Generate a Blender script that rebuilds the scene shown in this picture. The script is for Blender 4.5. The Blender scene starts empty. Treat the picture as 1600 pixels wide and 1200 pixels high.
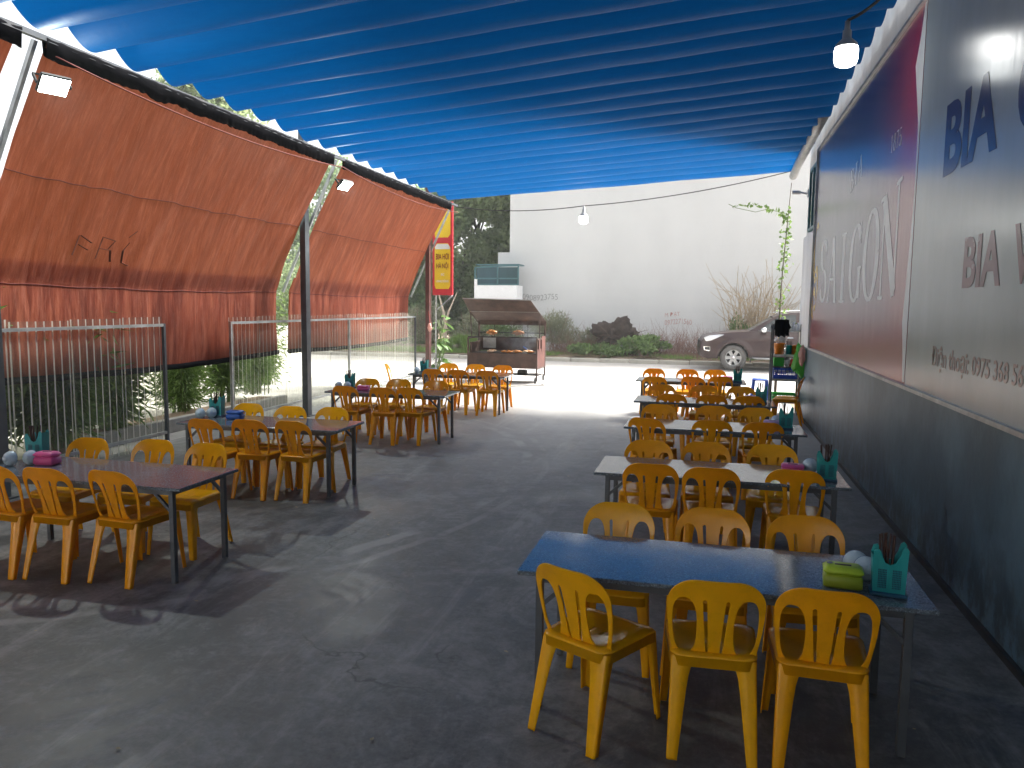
import bpy, math, random
from mathutils import Vector, Matrix, noise
random.seed(11)
PI = math.pi
S = bpy.context.scene
COL = S.collection

# ------------------------------------------------------------------ camera
cam_d = bpy.data.cameras.new('camera'); cam = bpy.data.objects.new('camera', cam_d); COL.objects.link(cam)
cam_d.sensor_width = 36.0; cam_d.lens = 27.0; cam_d.clip_start = 0.05; cam_d.clip_end = 400.0
def look(yaw, pitch, roll):
    fw = Vector((-math.sin(yaw)*math.cos(pitch), math.cos(yaw)*math.cos(pitch), -math.sin(pitch)))
    r0 = Vector((math.cos(yaw), math.sin(yaw), 0)); u0 = r0.cross(fw)
    r = r0*math.cos(roll)+u0*math.sin(roll); u = -r0*math.sin(roll)+u0*math.cos(roll)
    m = Matrix((r, u, -fw)).transposed().to_4x4(); m.translation = Vector((0, 0, 1.9)); return m
cam.matrix_world = look(math.radians(14.13), math.radians(5.85), math.radians(0.6))
S.camera = cam

# ------------------------------------------------------------------ world, sun, exposure
SUN = Vector((0.47, 0.48, 0.80)).normalized()
w = bpy.data.worlds.new('World'); S.world = w; w.use_nodes = True
nt = w.node_tree; nt.nodes.clear()
sky = nt.nodes.new('ShaderNodeTexSky'); sky.sky_type = 'NISHITA'; sky.sun_disc = False
sky.sun_elevation = math.asin(SUN.z); sky.sun_rotation = math.atan2(SUN.x, SUN.y)
sky.dust_density = 6.0; sky.air_density = 1.0; sky.ozone_density = 1.0
hs = nt.nodes.new('ShaderNodeHueSaturation'); hs.inputs['Saturation'].default_value = 0.25
bg = nt.nodes.new('ShaderNodeBackground'); bg.inputs['Strength'].default_value = 0.10
ow = nt.nodes.new('ShaderNodeOutputWorld')
nt.links.new(sky.outputs[0], hs.inputs['Color']); nt.links.new(hs.outputs[0], bg.inputs['Color']); nt.links.new(bg.outputs[0], ow.inputs[0])
sd = bpy.data.lights.new('sun', 'SUN'); sd.energy = 2.6; sd.angle = math.radians(12); sd.color = (1.0, 0.97, 0.92)
so = bpy.data.objects.new('sun', sd); COL.objects.link(so); so.location = (8, 6, 14)
so.rotation_euler = (-SUN).to_track_quat('-Z', 'Y').to_euler()
S.view_settings.view_transform = 'Standard'; S.view_settings.look = 'None'
S.view_settings.gamma = 1.0; S.view_settings.use_curve_mapping = False
S.view_settings.exposure = 2.28
S.render.engine = 'CYCLES'
S.cycles.max_bounces = 10; S.cycles.diffuse_bounces = 6; S.cycles.glossy_bounces = 5
S.cycles.transmission_bounces = 8; S.cycles.transparent_max_bounces = 24
S.cycles.sample_clamp_indirect = 6.0

# ------------------------------------------------------------------ materials
class NT:
    def __init__(s, name):
        s.m = bpy.data.materials.new(name); s.m.use_nodes = True; s.t = s.m.node_tree; s.t.nodes.clear()
        s.out = s.n('ShaderNodeOutputMaterial')
        s._co = None
    def n(s, typ, **kw):
        x = s.t.nodes.new(typ)
        for k, v in kw.items(): setattr(x, k, v)
        return x
    def l(s, a, b): s.t.links.new(a, b)
    def co(s, kind='Object'):
        if s._co is None: s._co = s.n('ShaderNodeTexCoord')
        return s._co.outputs[kind]
    def mapped(s, scale=(1, 1, 1), rot=(0, 0, 0), loc=(0, 0, 0), kind='Object'):
        mp = s.n('ShaderNodeMapping'); s.l(s.co(kind), mp.inputs[0])
        mp.inputs['Scale'].default_value = scale; mp.inputs['Rotation'].default_value = rot; mp.inputs['Location'].default_value = loc
        return mp.outputs[0]
    def noise(s, scale, detail=4, rough=0.55, vec=None, dist=0.0):
        x = s.n('ShaderNodeTexNoise'); x.inputs['Scale'].default_value = scale; x.inputs['Detail'].default_value = detail
        x.inputs['Roughness'].default_value = rough; x.inputs['Distortion'].default_value = dist
        s.l(vec if vec is not None else s.co(), x.inputs['Vector']); return x.outputs['Fac']
    def ramp(s, fac, stops, interp='LINEAR'):
        r = s.n('ShaderNodeValToRGB'); r.color_ramp.interpolation = interp
        e = r.color_ramp.elements
        while len(e) > 1: e.remove(e[-1])
        e[0].position = stops[0][0]; e[0].color = col4(stops[0][1])
        for p, c in stops[1:]:
            q = e.new(p); q.color = col4(c)
        s.l(fac, r.inputs[0]); return r.outputs['Color']
    def mix(s, fac, a, b, mode='MIX'):
        x = s.n('ShaderNodeMix', data_type='RGBA', blend_type=mode)
        for sock, v in ((x.inputs[0], fac), (x.inputs[6], a), (x.inputs[7], b)):
            if hasattr(v, 'is_output'): s.l(v, sock)
            elif isinstance(v, (int, float)): sock.default_value = v if sock.type == 'VALUE' else (v, v, v, 1)
            else: sock.default_value = col4(v)
        return x.outputs[2]
    def math(s, op, a, b=0.0, c=None):
        x = s.n('ShaderNodeMath', operation=op)
        for i, v in enumerate((a, b) if c is None else (a, b, c)):
            if hasattr(v, 'is_output'): s.l(v, x.inputs[i])
            else: x.inputs[i].default_value = v
        return x.outputs[0]
    def bump(s, h, strength=0.3, dist=0.01, normal=None):
        b = s.n('ShaderNodeBump'); b.inputs['Strength'].default_value = strength; b.inputs['Distance'].default_value = dist
        s.l(h, b.inputs['Height'])
        if normal is not None: s.l(normal, b.inputs['Normal'])
        return b.outputs[0]
    def pbsdf(s, color, rough=0.5, metal=0.0, normal=None, spec=0.5, **kw):
        p = s.n('ShaderNodeBsdfPrincipled')
        for k, v in (('Base Color', color), ('Roughness', rough), ('Metallic', metal), ('Specular IOR Level', spec)):
            if hasattr(v, 'is_output'): s.l(v, p.inputs[k])
            elif k == 'Base Color': p.inputs[k].default_value = col4(v)
            else: p.inputs[k].default_value = v
        for k, v in kw.items():
            k = k.replace('_', ' ')
            if hasattr(v, 'is_output'): s.l(v, p.inputs[k])
            else: p.inputs[k].default_value = v
        if normal is not None: s.l(normal, p.inputs['Normal'])
        return p.outputs[0]
    def done(s, sh): s.l(sh, s.out.inputs[0]); return s.m
def col4(c): return (c[0], c[1], c[2], 1.0) if len(c) == 3 else tuple(c)
def sc(c, k): return tuple(min(1.0, x*k) for x in c[:3])

def simple(name, color, rough=0.5, metal=0.0, var=0.18, scale=6.0, bump=0.0, bscale=60.0, dirt=None, dirt_amt=0.4, stretch=(1, 1, 1), spec=0.5):
    t = NT(name); v = t.mapped(stretch)
    f = t.noise(scale, 5, 0.6, v)
    c = t.ramp(f, [(0.3, sc(color, 1-var)), (0.7, sc(color, 1+var))])
    if dirt:
        d = t.ramp(t.noise(scale*0.45, 7, 0.7, v), [(0.5, (0, 0, 0)), (0.72, (1, 1, 1))])
        c = t.mix(t.math('MULTIPLY', d, dirt_amt), c, dirt)
    r = t.math('ADD', t.math('MULTIPLY', t.noise(scale*1.7, 3, 0.5, v), 0.16), max(0.02, rough-0.08))
    nm = t.bump(t.noise(bscale, 3, 0.6, v), 0.4, bump) if bump else None
    return t.done(t.pbsdf(c, r, metal, nm, spec))

def m_plastic(name, color, trans=0.22, rough=0.19):
    t = NT(name)
    f = t.noise(9, 5, 0.6)
    c = t.ramp(f, [(0.3, sc(color, 0.88)), (0.7, color)])
    scr = t.ramp(t.noise(26, 8, 0.75, t.mapped((1, 1, 0.3))), [(0.60, (0, 0, 0)), (0.74, (1, 1, 1))])
    c = t.mix(t.math('MULTIPLY', scr, 0.35), c, sc(color, 0.35))
    smr = t.ramp(t.noise(5, 7, 0.7, t.mapped((1, 1, 1), loc=(4, 2, 1))), [(0.53, (0, 0, 0)), (0.66, (1, 1, 1))])
    c = t.mix(t.math('MULTIPLY', smr, 0.25), c, sc(color, 0.5))
    r = t.math('ADD', t.math('MULTIPLY', t.noise(14, 4), 0.16), rough-0.08)
    p = t.pbsdf(c, r, 0, t.bump(t.noise(70, 2), 0.12, 0.002))
    tr = t.n('ShaderNodeBsdfTranslucent'); t.l(c, tr.inputs[0])
    mx = t.n('ShaderNodeMixShader'); mx.inputs[0].default_value = trans
    t.l(p, mx.inputs[1]); t.l(tr.outputs[0], mx.inputs[2]); return t.done(mx.outputs[0])

def m_leaf(name, a, b, trans=0.35, rough=0.5, nscale=1.2):
    t = NT(name)
    g = t.n('ShaderNodeNewGeometry')
    f = t.noise(nscale, 3, 0.6)
    f2 = t.math('ADD', t.math('MULTIPLY', f, 0.6), t.math('MULTIPLY', g.outputs['Random Per Island'], 0.45))
    c = t.ramp(f2, [(0.2, a), (0.8, b)])
    p = t.pbsdf(c, rough, spec=0.35)
    tr = t.n('ShaderNodeBsdfTranslucent'); t.l(t.mix(0.5, c, sc(b, 1.3)), tr.inputs[0])
    mx = t.n('ShaderNodeMixShader'); mx.inputs[0].default_value = trans
    t.l(p, mx.inputs[1]); t.l(tr.outputs[0], mx.inputs[2]); return t.done(mx.outputs[0])

def m_concrete():
    t = NT('courtyard_concrete')
    v = t.co()
    big = t.noise(0.35, 5, 0.55, v, 0.5); mid = t.noise(1.7, 9, 0.70, v, 0.6); fine = t.noise(30, 7, 0.75, v)
    c = t.ramp(big, [(0.42, (0.085, 0.088, 0.084)), (0.50, (0.14, 0.143, 0.136)), (0.58, (0.21, 0.21, 0.20))])
    c = t.mix(0.6, c, t.ramp(mid, [(0.42, (0.040, 0.042, 0.041)), (0.50, (0.13, 0.132, 0.127)), (0.59, (0.26, 0.255, 0.245))]))
    c = t.mix(0.22, c, t.ramp(fine, [(0.35, (0.06, 0.06, 0.06)), (0.65, (0.34, 0.34, 0.32))]))
    st = t.ramp(t.noise(0.8, 8, 0.74, t.mapped((1, 0.75, 1), loc=(3, 7, 0)), 1.2), [(0.48, (0, 0, 0)), (0.56, (1, 1, 1))])
    c = t.mix(t.math('MULTIPLY', st, 0.68), c, (0.045, 0.048, 0.048))
    sw = t.ramp(t.noise(1.3, 7, 0.7, t.mapped((2.6, 0.35, 1), rot=(0, 0, math.radians(24)), loc=(1, 2, 0)), 0.5), [(0.54, (0, 0, 0)), (0.66, (1, 1, 1))])
    c = t.mix(t.math('MULTIPLY', sw, 0.36), c, (0.38, 0.37, 0.35))
    m2 = t.noise(6.5, 9, 0.78, v, 0.4)
    c = t.mix(t.math('MULTIPLY', t.ramp(m2, [(0.50, (0, 0, 0)), (0.60, (1, 1, 1))]), 0.30), c, (0.045, 0.047, 0.046))
    c = t.mix(t.math('MULTIPLY', t.ramp(m2, [(0.40, (1, 1, 1)), (0.48, (0, 0, 0))]), 0.22), c, (0.30, 0.295, 0.28))
    cr = t.n('ShaderNodeTexVoronoi', feature='DISTANCE_TO_EDGE'); cr.inputs['Scale'].default_value = 0.32
    wv = t.n('ShaderNodeVectorMath', operation='ADD'); t.l(v, wv.inputs[0]); nz_ = t.n('ShaderNodeTexNoise'); nz_.inputs['Scale'].default_value = 1.6; nz_.inputs['Detail'].default_value = 6; t.l(v, nz_.inputs['Vector']); t.l(nz_.outputs['Color'], wv.inputs[1]); t.l(wv.outputs[0], cr.inputs['Vector'])
    crm = t.math('MULTIPLY', t.ramp(cr.outputs['Distance'], [(0.0, (1, 1, 1)), (0.004, (0, 0, 0))]), t.ramp(t.noise(0.7, 3, 0.5, t.mapped((1, 1, 1), loc=(7, 1, 0))), [(0.50, (0, 0, 0)), (0.58, (1, 1, 1))]))
    c = t.mix(t.math('MULTIPLY', crm, 0.7), c, (0.02, 0.02, 0.02))
    # sweeping tyre arc with a herringbone of fine tread lines
    s = t.n('ShaderNodeSeparateXYZ'); t.l(v, s.inputs[0])
    dx = t.math('ADD', s.outputs['X'], 5.2); dy = t.math('SUBTRACT', s.outputs['Y'], 7.9)
    rr = t.math('SQRT', t.math('ADD', t.math('MULTIPLY', dx, dx), t.math('MULTIPLY', t.math('MULTIPLY', dy, dy), 0.55)))
    rr = t.math('ADD', rr, t.math('MULTIPLY', t.noise(1.5, 3), 0.12))
    for rad, wd_, am_ in ((3.30, 0.075, 0.5), (3.52, 0.05, 0.32), (1.9, 0.06, 0.22)):
        band = t.math('SUBTRACT', 1.0, t.math('DIVIDE', t.math('ABSOLUTE', t.math('SUBTRACT', rr, rad)), wd_))
        m_ = t.ramp(band, [(0.0, (0, 0, 0)), (0.5, (1, 1, 1))])
        m_ = t.math('MULTIPLY', m_, t.ramp(t.noise(1.1, 4, 0.6, t.mapped((1, 1, 1), loc=(rad, 5, 0))), [(0.44, (0, 0, 0)), (0.56, (1, 1, 1))]))
        c = t.mix(t.math('MULTIPLY', m_, am_), c, (0.40, 0.385, 0.36))
    dus = t.n('ShaderNodeMapRange'); dus.inputs['From Min'].default_value = 8.0; dus.inputs['From Max'].default_value = 15.5; t.l(t.math('ADD', s.outputs['Y'], t.math('MULTIPLY', mid, 3.0)), dus.inputs['Value'])  # pale dust tone toward the entrance, also painting in the daylight falloff
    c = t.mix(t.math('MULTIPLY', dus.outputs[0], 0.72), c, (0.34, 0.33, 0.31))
    sp = t.n('ShaderNodeTexVoronoi'); sp.inputs['Scale'].default_value = 3.0; t.l(v, sp.inputs['Vector'])
    c = t.mix(t.math('MULTIPLY', t.ramp(sp.outputs['Distance'], [(0.03, (1, 1, 1)), (0.06, (0, 0, 0))]), 0.5), c, (0.05, 0.05, 0.05))
    r = t.math('SUBTRACT', t.math('ADD', t.math('MULTIPLY', mid, 0.35), 0.42), t.math('MULTIPLY', st, 0.12))
    h = t.math('ADD', t.math('MULTIPLY', mid, 0.8), t.math('MULTIPLY', fine, 0.2))
    return t.done(t.pbsdf(c, r, 0, t.bump(h, 0.3, 0.012)))

def m_road():
    t = NT('pale_road_concrete')
    c = t.ramp(t.noise(0.8, 7, 0.65), [(0.3, (0.35, 0.33, 0.305)), (0.7, (0.46, 0.44, 0.41))])
    c = t.mix(0.3, c, t.ramp(t.noise(22, 5, 0.7), [(0.3, (0.27, 0.26, 0.245)), (0.7, (0.50, 0.48, 0.45))]))
    st = t.ramp(t.noise(0.7, 6, 0.7, t.mapped((0.4, 1.6, 1), loc=(4, 1, 0)), 0.6), [(0.52, (0, 0, 0)), (0.7, (1, 1, 1))])
    c = t.mix(t.math('MULTIPLY', st, 0.35), c, (0.30, 0.27, 0.24))
    return t.done(t.pbsdf(c, 0.8, 0, t.bump(t.noise(30, 5), 0.3, 0.006)))

def m_soil():
    t = NT('verge_soil')
    c = t.ramp(t.noise(1.5, 8, 0.7), [(0.3, (0.12, 0.085, 0.055)), (0.5, (0.22, 0.16, 0.11)), (0.75, (0.33, 0.25, 0.18))])
    return t.done(t.pbsdf(c, 0.95, 0, t.bump(t.noise(9, 7, 0.7), 0.7, 0.05)))

def m_granite(base, name):
    t = NT(name)
    f = t.noise(150, 2, 0.7); f2 = t.noise(60, 3, 0.6)
    c = t.ramp(f, [(0.36, sc(base, 0.22)), (0.46, sc(base, 0.8)), (0.56, base), (0.66, sc(base, 2.1))])
    c = t.mix(0.35, c, t.ramp(f2, [(0.35, sc(base, 0.5)), (0.65, sc(base, 1.5))]))
    r = t.math('ADD', t.math('MULTIPLY', t.noise(3, 5, 0.6), 0.16), 0.03)
    return t.done(t.pbsdf(c, r, 0, spec=0.55, Coat_Weight=0.12, Coat_Roughness=0.05))

def m_canopy():
    t = NT('blue_tarpaulin')
    v = t.mapped((0.6, 3, 1))
    c = t.ramp(t.noise(2.2, 5, 0.6, v), [(0.3, (0.002, 0.070, 0.20)), (0.7, (0.003, 0.100, 0.27))])
    wr = t.noise(7, 5, 0.7, t.mapped((2.2, 0.9, 1), (0, 0, 0.5)))
    nm = t.bump(wr, 0.25, 0.015)
    p = t.pbsdf(c, 0.55, 0, nm, spec=0.14)
    tr = t.n('ShaderNodeBsdfTranslucent'); tr.inputs[0].default_value = (0.0005, 0.150, 0.50, 1)
    mx = t.n('ShaderNodeMixShader'); mx.inputs[0].default_value = 0.145
    t.l(p, mx.inputs[1]); t.l(tr.outputs[0], mx.inputs[2]); return t.done(mx.outputs[0])

def m_screen():
    t = NT('orange_tarpaulin')
    c = t.ramp(t.noise(3.0, 7, 0.7, t.mapped((1, 2.2, 0.25))), [(0.38, (0.14, 0.032, 0.018)), (0.52, (0.25, 0.062, 0.033)), (0.64, (0.37, 0.115, 0.062))])
    # fine slanting crease streaks, pale and dark, painting the light and shade of the wrinkles
    v = t.mapped((1, 7.5, 0.75), rot=(math.radians(14), 0, 0))
    c = t.mix(t.math('MULTIPLY', t.ramp(t.noise(1.6, 8, 0.72, v, 0.6), [(0.50, (0, 0, 0)), (0.60, (1, 1, 1))]), 0.38), c, (0.52, 0.20, 0.13))
    v2 = t.mapped((1, 5.5, 0.6), rot=(math.radians(18), 0, 0), loc=(3, 4, 5))
    c = t.mix(t.math('MULTIPLY', t.ramp(t.noise(1.5, 8, 0.72, v2, 0.8), [(0.50, (0, 0, 0)), (0.60, (1, 1, 1))]), 0.50), c, (0.085, 0.016, 0.010))
    sc_ = t.ramp(t.noise(5, 9, 0.8, t.mapped((1, 0.55, 4.5))), [(0.66, (0, 0, 0)), (0.74, (1, 1, 1))])
    c = t.mix(t.math('MULTIPLY', sc_, 0.35), c, (0.60, 0.36, 0.24))
    th = t.ramp(t.noise(3.5, 9, 0.8, t.mapped((1, 14, 0.9), rot=(math.radians(16), 0, 0), loc=(1, 8, 2))), [(0.57, (0, 0, 0)), (0.62, (1, 1, 1))])
    c = t.mix(t.math('MULTIPLY', th, 0.4), c, (0.62, 0.30, 0.20))
    dk = t.ramp(t.noise(0.9, 6, 0.7, t.mapped((1, 1.5, 0.6), loc=(2, 5, 1))), [(0.5, (0, 0, 0)), (0.72, (1, 1, 1))])
    c = t.mix(t.math('MULTIPLY', dk, 0.5), c, (0.10, 0.018, 0.012))
    nm = t.bump(t.noise(2.2, 7, 0.7, v), 0.6, 0.04)
    p = t.pbsdf(c, 0.5, 0, nm, spec=0.3)
    tr = t.n('ShaderNodeBsdfTranslucent'); t.l(t.mix(0.75, c, (0.62, 0.15, 0.05)), tr.inputs[0])
    mx = t.n('ShaderNodeMixShader'); mx.inputs[0].default_value = 0.34
    t.l(p, mx.inputs[1]); t.l(tr.outputs[0], mx.inputs[2]); return t.done(mx.outputs[0])

def m_clear(name, color, fac, rough=0.12):
    t = NT(name)
    p = t.pbsdf(color, rough, 0)
    tl = t.n('ShaderNodeBsdfTranslucent'); tl.inputs[0].default_value = col4(color)
    m1 = t.n('ShaderNodeMixShader'); m1.inputs[0].default_value = 0.45; t.l(p, m1.inputs[1]); t.l(tl.outputs[0], m1.inputs[2])
    tp = t.n('ShaderNodeBsdfTransparent'); tp.inputs[0].default_value = (0.93, 0.94, 0.90, 1)
    mx = t.n('ShaderNodeMixShader')
    grime = t.ramp(t.noise(3, 6, 0.7, t.mapped((1, 3, 0.4))), [(0.3, (0, 0, 0)), (0.8, (1, 1, 1))])
    t.l(t.math('ADD', t.math('MULTIPLY', grime, 0.14), fac), mx.inputs[0])
    t.l(tp.outputs[0], mx.inputs[1]); t.l(m1.outputs[0], mx.inputs[2]); return t.done(mx.outputs[0])

def m_bluewall():
    t = NT('blue_grey_paint')
    v = t.co()
    c = t.ramp(t.noise(1.4, 6, 0.6, v), [(0.40, (0.048, 0.092, 0.125)), (0.60, (0.088, 0.155, 0.200))])
    st = t.ramp(t.noise(2.0, 8, 0.7, t.mapped((1, 2.2, 0.35))), [(0.46, (0, 0, 0)), (0.7, (1, 1, 1))])
    c = t.mix(t.math('MULTIPLY', st, 0.45), c, (0.05, 0.07, 0.095))
    geo = t.n('ShaderNodeSeparateXYZ'); t.l(t.co(), geo.inputs[0])
    low = t.n('ShaderNodeMapRange'); low.inputs['From Min'].default_value = 0.75; low.inputs['From Max'].default_value = 0.0
    t.l(geo.outputs['Z'], low.inputs['Value'])
    gr = t.math('MULTIPLY', low.outputs[0], t.ramp(t.noise(4.5, 8, 0.75, t.mapped((1, 1.4, 0.8), loc=(0, 3, 0))), [(0.44, (0, 0, 0)), (0.54, (1, 1, 1))]))
    c = t.mix(t.math('MULTIPLY', gr, 0.95), c, (0.02, 0.022, 0.025))
    pal = t.ramp(t.noise(3.2, 7, 0.7, t.mapped((1, 1.2, 0.5), loc=(0, 9, 4))), [(0.62, (0, 0, 0)), (0.75, (1, 1, 1))])
    c = t.mix(t.math('MULTIPLY', pal, 0.3), c, (0.25, 0.32, 0.35))
    return t.done(t.pbsdf(c, 0.42, 0, t.bump(t.noise(11, 7, 0.6), 0.3, 0.01)))

def m_bigwall():
    t = NT('grey_white_render')
    c = t.ramp(t.noise(0.5, 6, 0.55, t.mapped((1, 1, 0.5))), [(0.3, (0.60, 0.605, 0.60)), (0.7, (0.68, 0.685, 0.68))])
    bnd = t.ramp(t.noise(1.1, 5, 0.6, t.mapped((0.15, 1, 2.4))), [(0.4, (0, 0, 0)), (0.7, (1, 1, 1))])
    c = t.mix(t.math('MULTIPLY', bnd, 0.12), c, (0.78, 0.77, 0.74))
    br = t.n('ShaderNodeTexBrick'); br.inputs['Scale'].default_value = 1.0; br.inputs['Brick Width'].default_value = 0.9; br.inputs['Row Height'].default_value = 0.42; br.inputs['Mortar Size'].default_value = 0.012; br.inputs['Mortar Smooth'].default_value = 0.8
    br.inputs['Color1'].default_value = (0, 0, 0, 1); br.inputs['Color2'].default_value = (0.25, 0.25, 0.25, 1); br.inputs['Mortar'].default_value = (1, 1, 1, 1)
    cmb = t.n('ShaderNodeCombineXYZ'); sp3 = t.n('ShaderNodeSeparateXYZ'); t.l(t.co(), sp3.inputs[0]); t.l(sp3.outputs['X'], cmb.inputs[0]); t.l(sp3.outputs['Z'], cmb.inputs[1]); t.l(cmb.outputs[0], br.inputs['Vector'])
    c = t.mix(t.math('MULTIPLY', br.outputs['Color'], 0.10), c, (0.48, 0.48, 0.47))
    st = t.ramp(t.noise(0.9, 8, 0.75, t.mapped((1.5, 1, 0.25), loc=(3, 0, 0))), [(0.55, (0, 0, 0)), (0.75, (1, 1, 1))])
    c = t.mix(t.math('MULTIPLY', st, 0.18), c, (0.45, 0.45, 0.44))
    return t.done(t.pbsdf(c, 0.85, 0, t.bump(t.noise(7, 6), 0.2, 0.01)))

def m_sign_print():
    t = NT('navy_red_print')
    s = t.n('ShaderNodeSeparateXYZ'); t.l(t.co(), s.inputs[0])
    y, z = s.outputs['Y'], s.outputs['Z']
    # printed gradient: navy to red toward the near edge of the poster and towards its foot
    g1 = t.math('DIVIDE', t.math('SUBTRACT', 9.4, y), 2.2)
    g2 = t.math('DIVIDE', t.math('SUBTRACT', 2.55, z), 1.1)
    g = t.math('MAXIMUM', g1, g2)
    g = t.math('ADD', g, t.math('MULTIPLY', t.math('SUBTRACT', t.noise(0.7, 3), 0.5), 0.5))
    c = t.ramp(g, [(0.0, (0.020, 0.014, 0.085)), (0.45, (0.075, 0.016, 0.080)), (0.9, (0.30, 0.018, 0.035))])
    warm = t.ramp(z, [(0.0, (1, 1, 1)), (1.0, (0, 0, 0))])
    fade = t.ramp(t.noise(2.2, 6, 0.7, t.mapped((1, 1.5, 0.15))), [(0.35, (0, 0, 0)), (0.8, (1, 1, 1))])
    c = t.mix(t.math('MULTIPLY', fade, 0.18), c, (0.45, 0.32, 0.33))
    dust = t.math('ADD', t.math('MULTIPLY', t.noise(6, 6, 0.7, t.mapped((1, 3, 0.2))), 0.16), 0.16)
    return t.done(t.pbsdf(c, dust, 0, t.bump(t.noise(2.2, 3, 0.5, t.mapped((1, 2.5, 0.4))), 0.12, 0.02), spec=0.6, Coat_Weight=0.35, Coat_Roughness=0.22))

def m_sign_white():
    t = NT('silver_white_print')
    c = t.ramp(t.noise(1.2, 5, 0.6, t.mapped((1, 1, 0.4))), [(0.3, (0.25, 0.28, 0.28)), (0.7, (0.34, 0.37, 0.365))])
    st = t.ramp(t.noise(5, 7, 0.7, t.mapped((1, 3.5, 0.15))), [(0.4, (0, 0, 0)), (0.8, (1, 1, 1))])
    c = t.mix(t.math('MULTIPLY', st, 0.16), c, (0.30, 0.30, 0.29))
    dust = t.math('ADD', t.math('MULTIPLY', t.noise(6, 6, 0.7, t.mapped((1, 3, 0.2))), 0.16), 0.15)
    return t.done(t.pbsdf(c, dust, 0, t.bump(t.noise(2.2, 3, 0.5, t.mapped((1, 2.5, 0.4))), 0.12, 0.02), spec=0.6, Coat_Weight=0.35, Coat_Roughness=0.22))

def m_emit(name, color, s):
    t = NT(name); e = t.n('ShaderNodeEmission'); e.inputs[0].default_value = col4(color); e.inputs[1].default_value = s
    return t.done(e.outputs[0])

def m_rust(name, base, dark):
    t = NT(name)
    c = t.ramp(t.noise(3.2, 9, 0.72), [(0.3, dark), (0.55, base), (0.78, sc(base, 1.7))])
    so_ = t.ramp(t.noise(1.6, 7, 0.7, t.mapped((1, 1, 1), loc=(3, 1, 8))), [(0.45, (0, 0, 0)), (0.65, (1, 1, 1))])
    c = t.mix(t.math('MULTIPLY', so_, 0.6), c, (0.02, 0.017, 0.015))
    return t.done(t.pbsdf(c, 0.6, 0.25, t.bump(t.noise(24, 6), 0.4, 0.004)))

M = {}
M['chair_a'] = m_plastic('amber_chair_plastic', (0.96, 0.44, 0.006))
M['chair_b'] = m_plastic('yellow_chair_plastic', (0.97, 0.50, 0.006))
M['chair_c'] = m_plastic('deep_orange_chair_plastic', (0.95, 0.405, 0.006))
M['steel'] = simple('painted_grey_steel', (0.10, 0.11, 0.12), 0.42, 0.35, dirt=(0.10, 0.06, 0.035), dirt_amt=0.3)
M['galv'] = simple('galvanised_steel', (0.42, 0.44, 0.44), 0.38, 0.6, var=0.25, dirt=(0.16, 0.12, 0.09), dirt_amt=0.4)
M['granite'] = m_granite((0.135, 0.165, 0.19), 'speckled_grey_granite')
M['granite_edge'] = m_granite((0.16, 0.15, 0.145), 'rough_granite_edge')
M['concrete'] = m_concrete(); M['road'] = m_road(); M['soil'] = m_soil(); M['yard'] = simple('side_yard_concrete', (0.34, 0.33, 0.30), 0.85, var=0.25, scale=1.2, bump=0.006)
M['canopy'] = m_canopy(); M['screen'] = m_screen()
M['black_cloth'] = simple('black_sleeve_cloth', (0.006, 0.006, 0.008), 0.9, bump=0.006, bscale=30, spec=0.05)
M['smudge'] = simple('brown_smudged_paint', (0.11, 0.028, 0.016), 0.8, var=0.4, scale=9)
M['seam'] = simple('dark_red_seam', (0.12, 0.018, 0.01), 0.8)
M['milky'] = m_clear('milky_corrugation', (0.80, 0.79, 0.70), 0.66, 0.3)
M['clear'] = m_clear('clear_corrugation', (0.72, 0.74, 0.66), 0.07, 0.08)
M['bluewall'] = m_bluewall(); M['bigwall'] = m_bigwall()
M['whitewall'] = simple('white_painted_wall', (0.72, 0.73, 0.72), 0.8, dirt=(0.35, 0.35, 0.33), dirt_amt=0.35, stretch=(1, 1, 0.3), bump=0.004, scale=2.0)
M['cleanwhite'] = simple('bright_white_paint', (0.90, 0.90, 0.90), 0.7, var=0.04)
M['cream'] = simple('cream_boundary_paint', (0.80, 0.78, 0.70), 0.8, dirt=(0.4, 0.37, 0.3), dirt_amt=0.4, scale=1.5)
M['sign_print'] = m_sign_print(); M['sign_white'] = m_sign_white()
M['ink_navy'] = simple('navy_lettering', (0.035, 0.022, 0.07), 0.22, var=0.15)
M['ink_red'] = simple('faded_maroon_lettering', (0.20, 0.105, 0.115), 0.25, var=0.2, scale=2)
M['ink_brown'] = simple('faded_brown_lettering', (0.26, 0.19, 0.17), 0.25, var=0.2)
M['ink_white'] = simple('white_lettering', (0.62, 0.64, 0.64), 0.22, var=0.12, scale=2)
M['ink_gold'] = simple('gold_emblem_print', (0.62, 0.42, 0.10), 0.25, var=0.3, scale=5)
M['red_board'] = simple('red_signboard', (0.62, 0.035, 0.05), 0.45, var=0.08)
M['yellow_board'] = simple('yellow_signboard', (0.88, 0.62, 0.03), 0.45, var=0.06)
M['white_board'] = simple('white_signboard', (0.8, 0.8, 0.78), 0.45, var=0.05)
M['maroon'] = simple('maroon_lettering', (0.25, 0.02, 0.015), 0.5)
M['post_brown'] = simple('brown_red_post_paint', (0.11, 0.045, 0.04), 0.5, dirt=(0.05, 0.04, 0.04))
M['teal'] = m_plastic('teal_plastic', (0.02, 0.36, 0.36), 0.18, 0.35)
M['teal_dark'] = simple('dark_teal_base_plastic', (0.008, 0.07, 0.13), 0.35)
M['chop'] = simple('dark_brown_chopstick_wood', (0.055, 0.022, 0.015), 0.45, stretch=(1, 1, 0.2))
M['pink'] = m_plastic('pink_plastic', (0.78, 0.13, 0.36), 0.15, 0.35)
M['lilac'] = m_plastic('lilac_plastic', (0.62, 0.42, 0.72), 0.15, 0.35)
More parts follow.
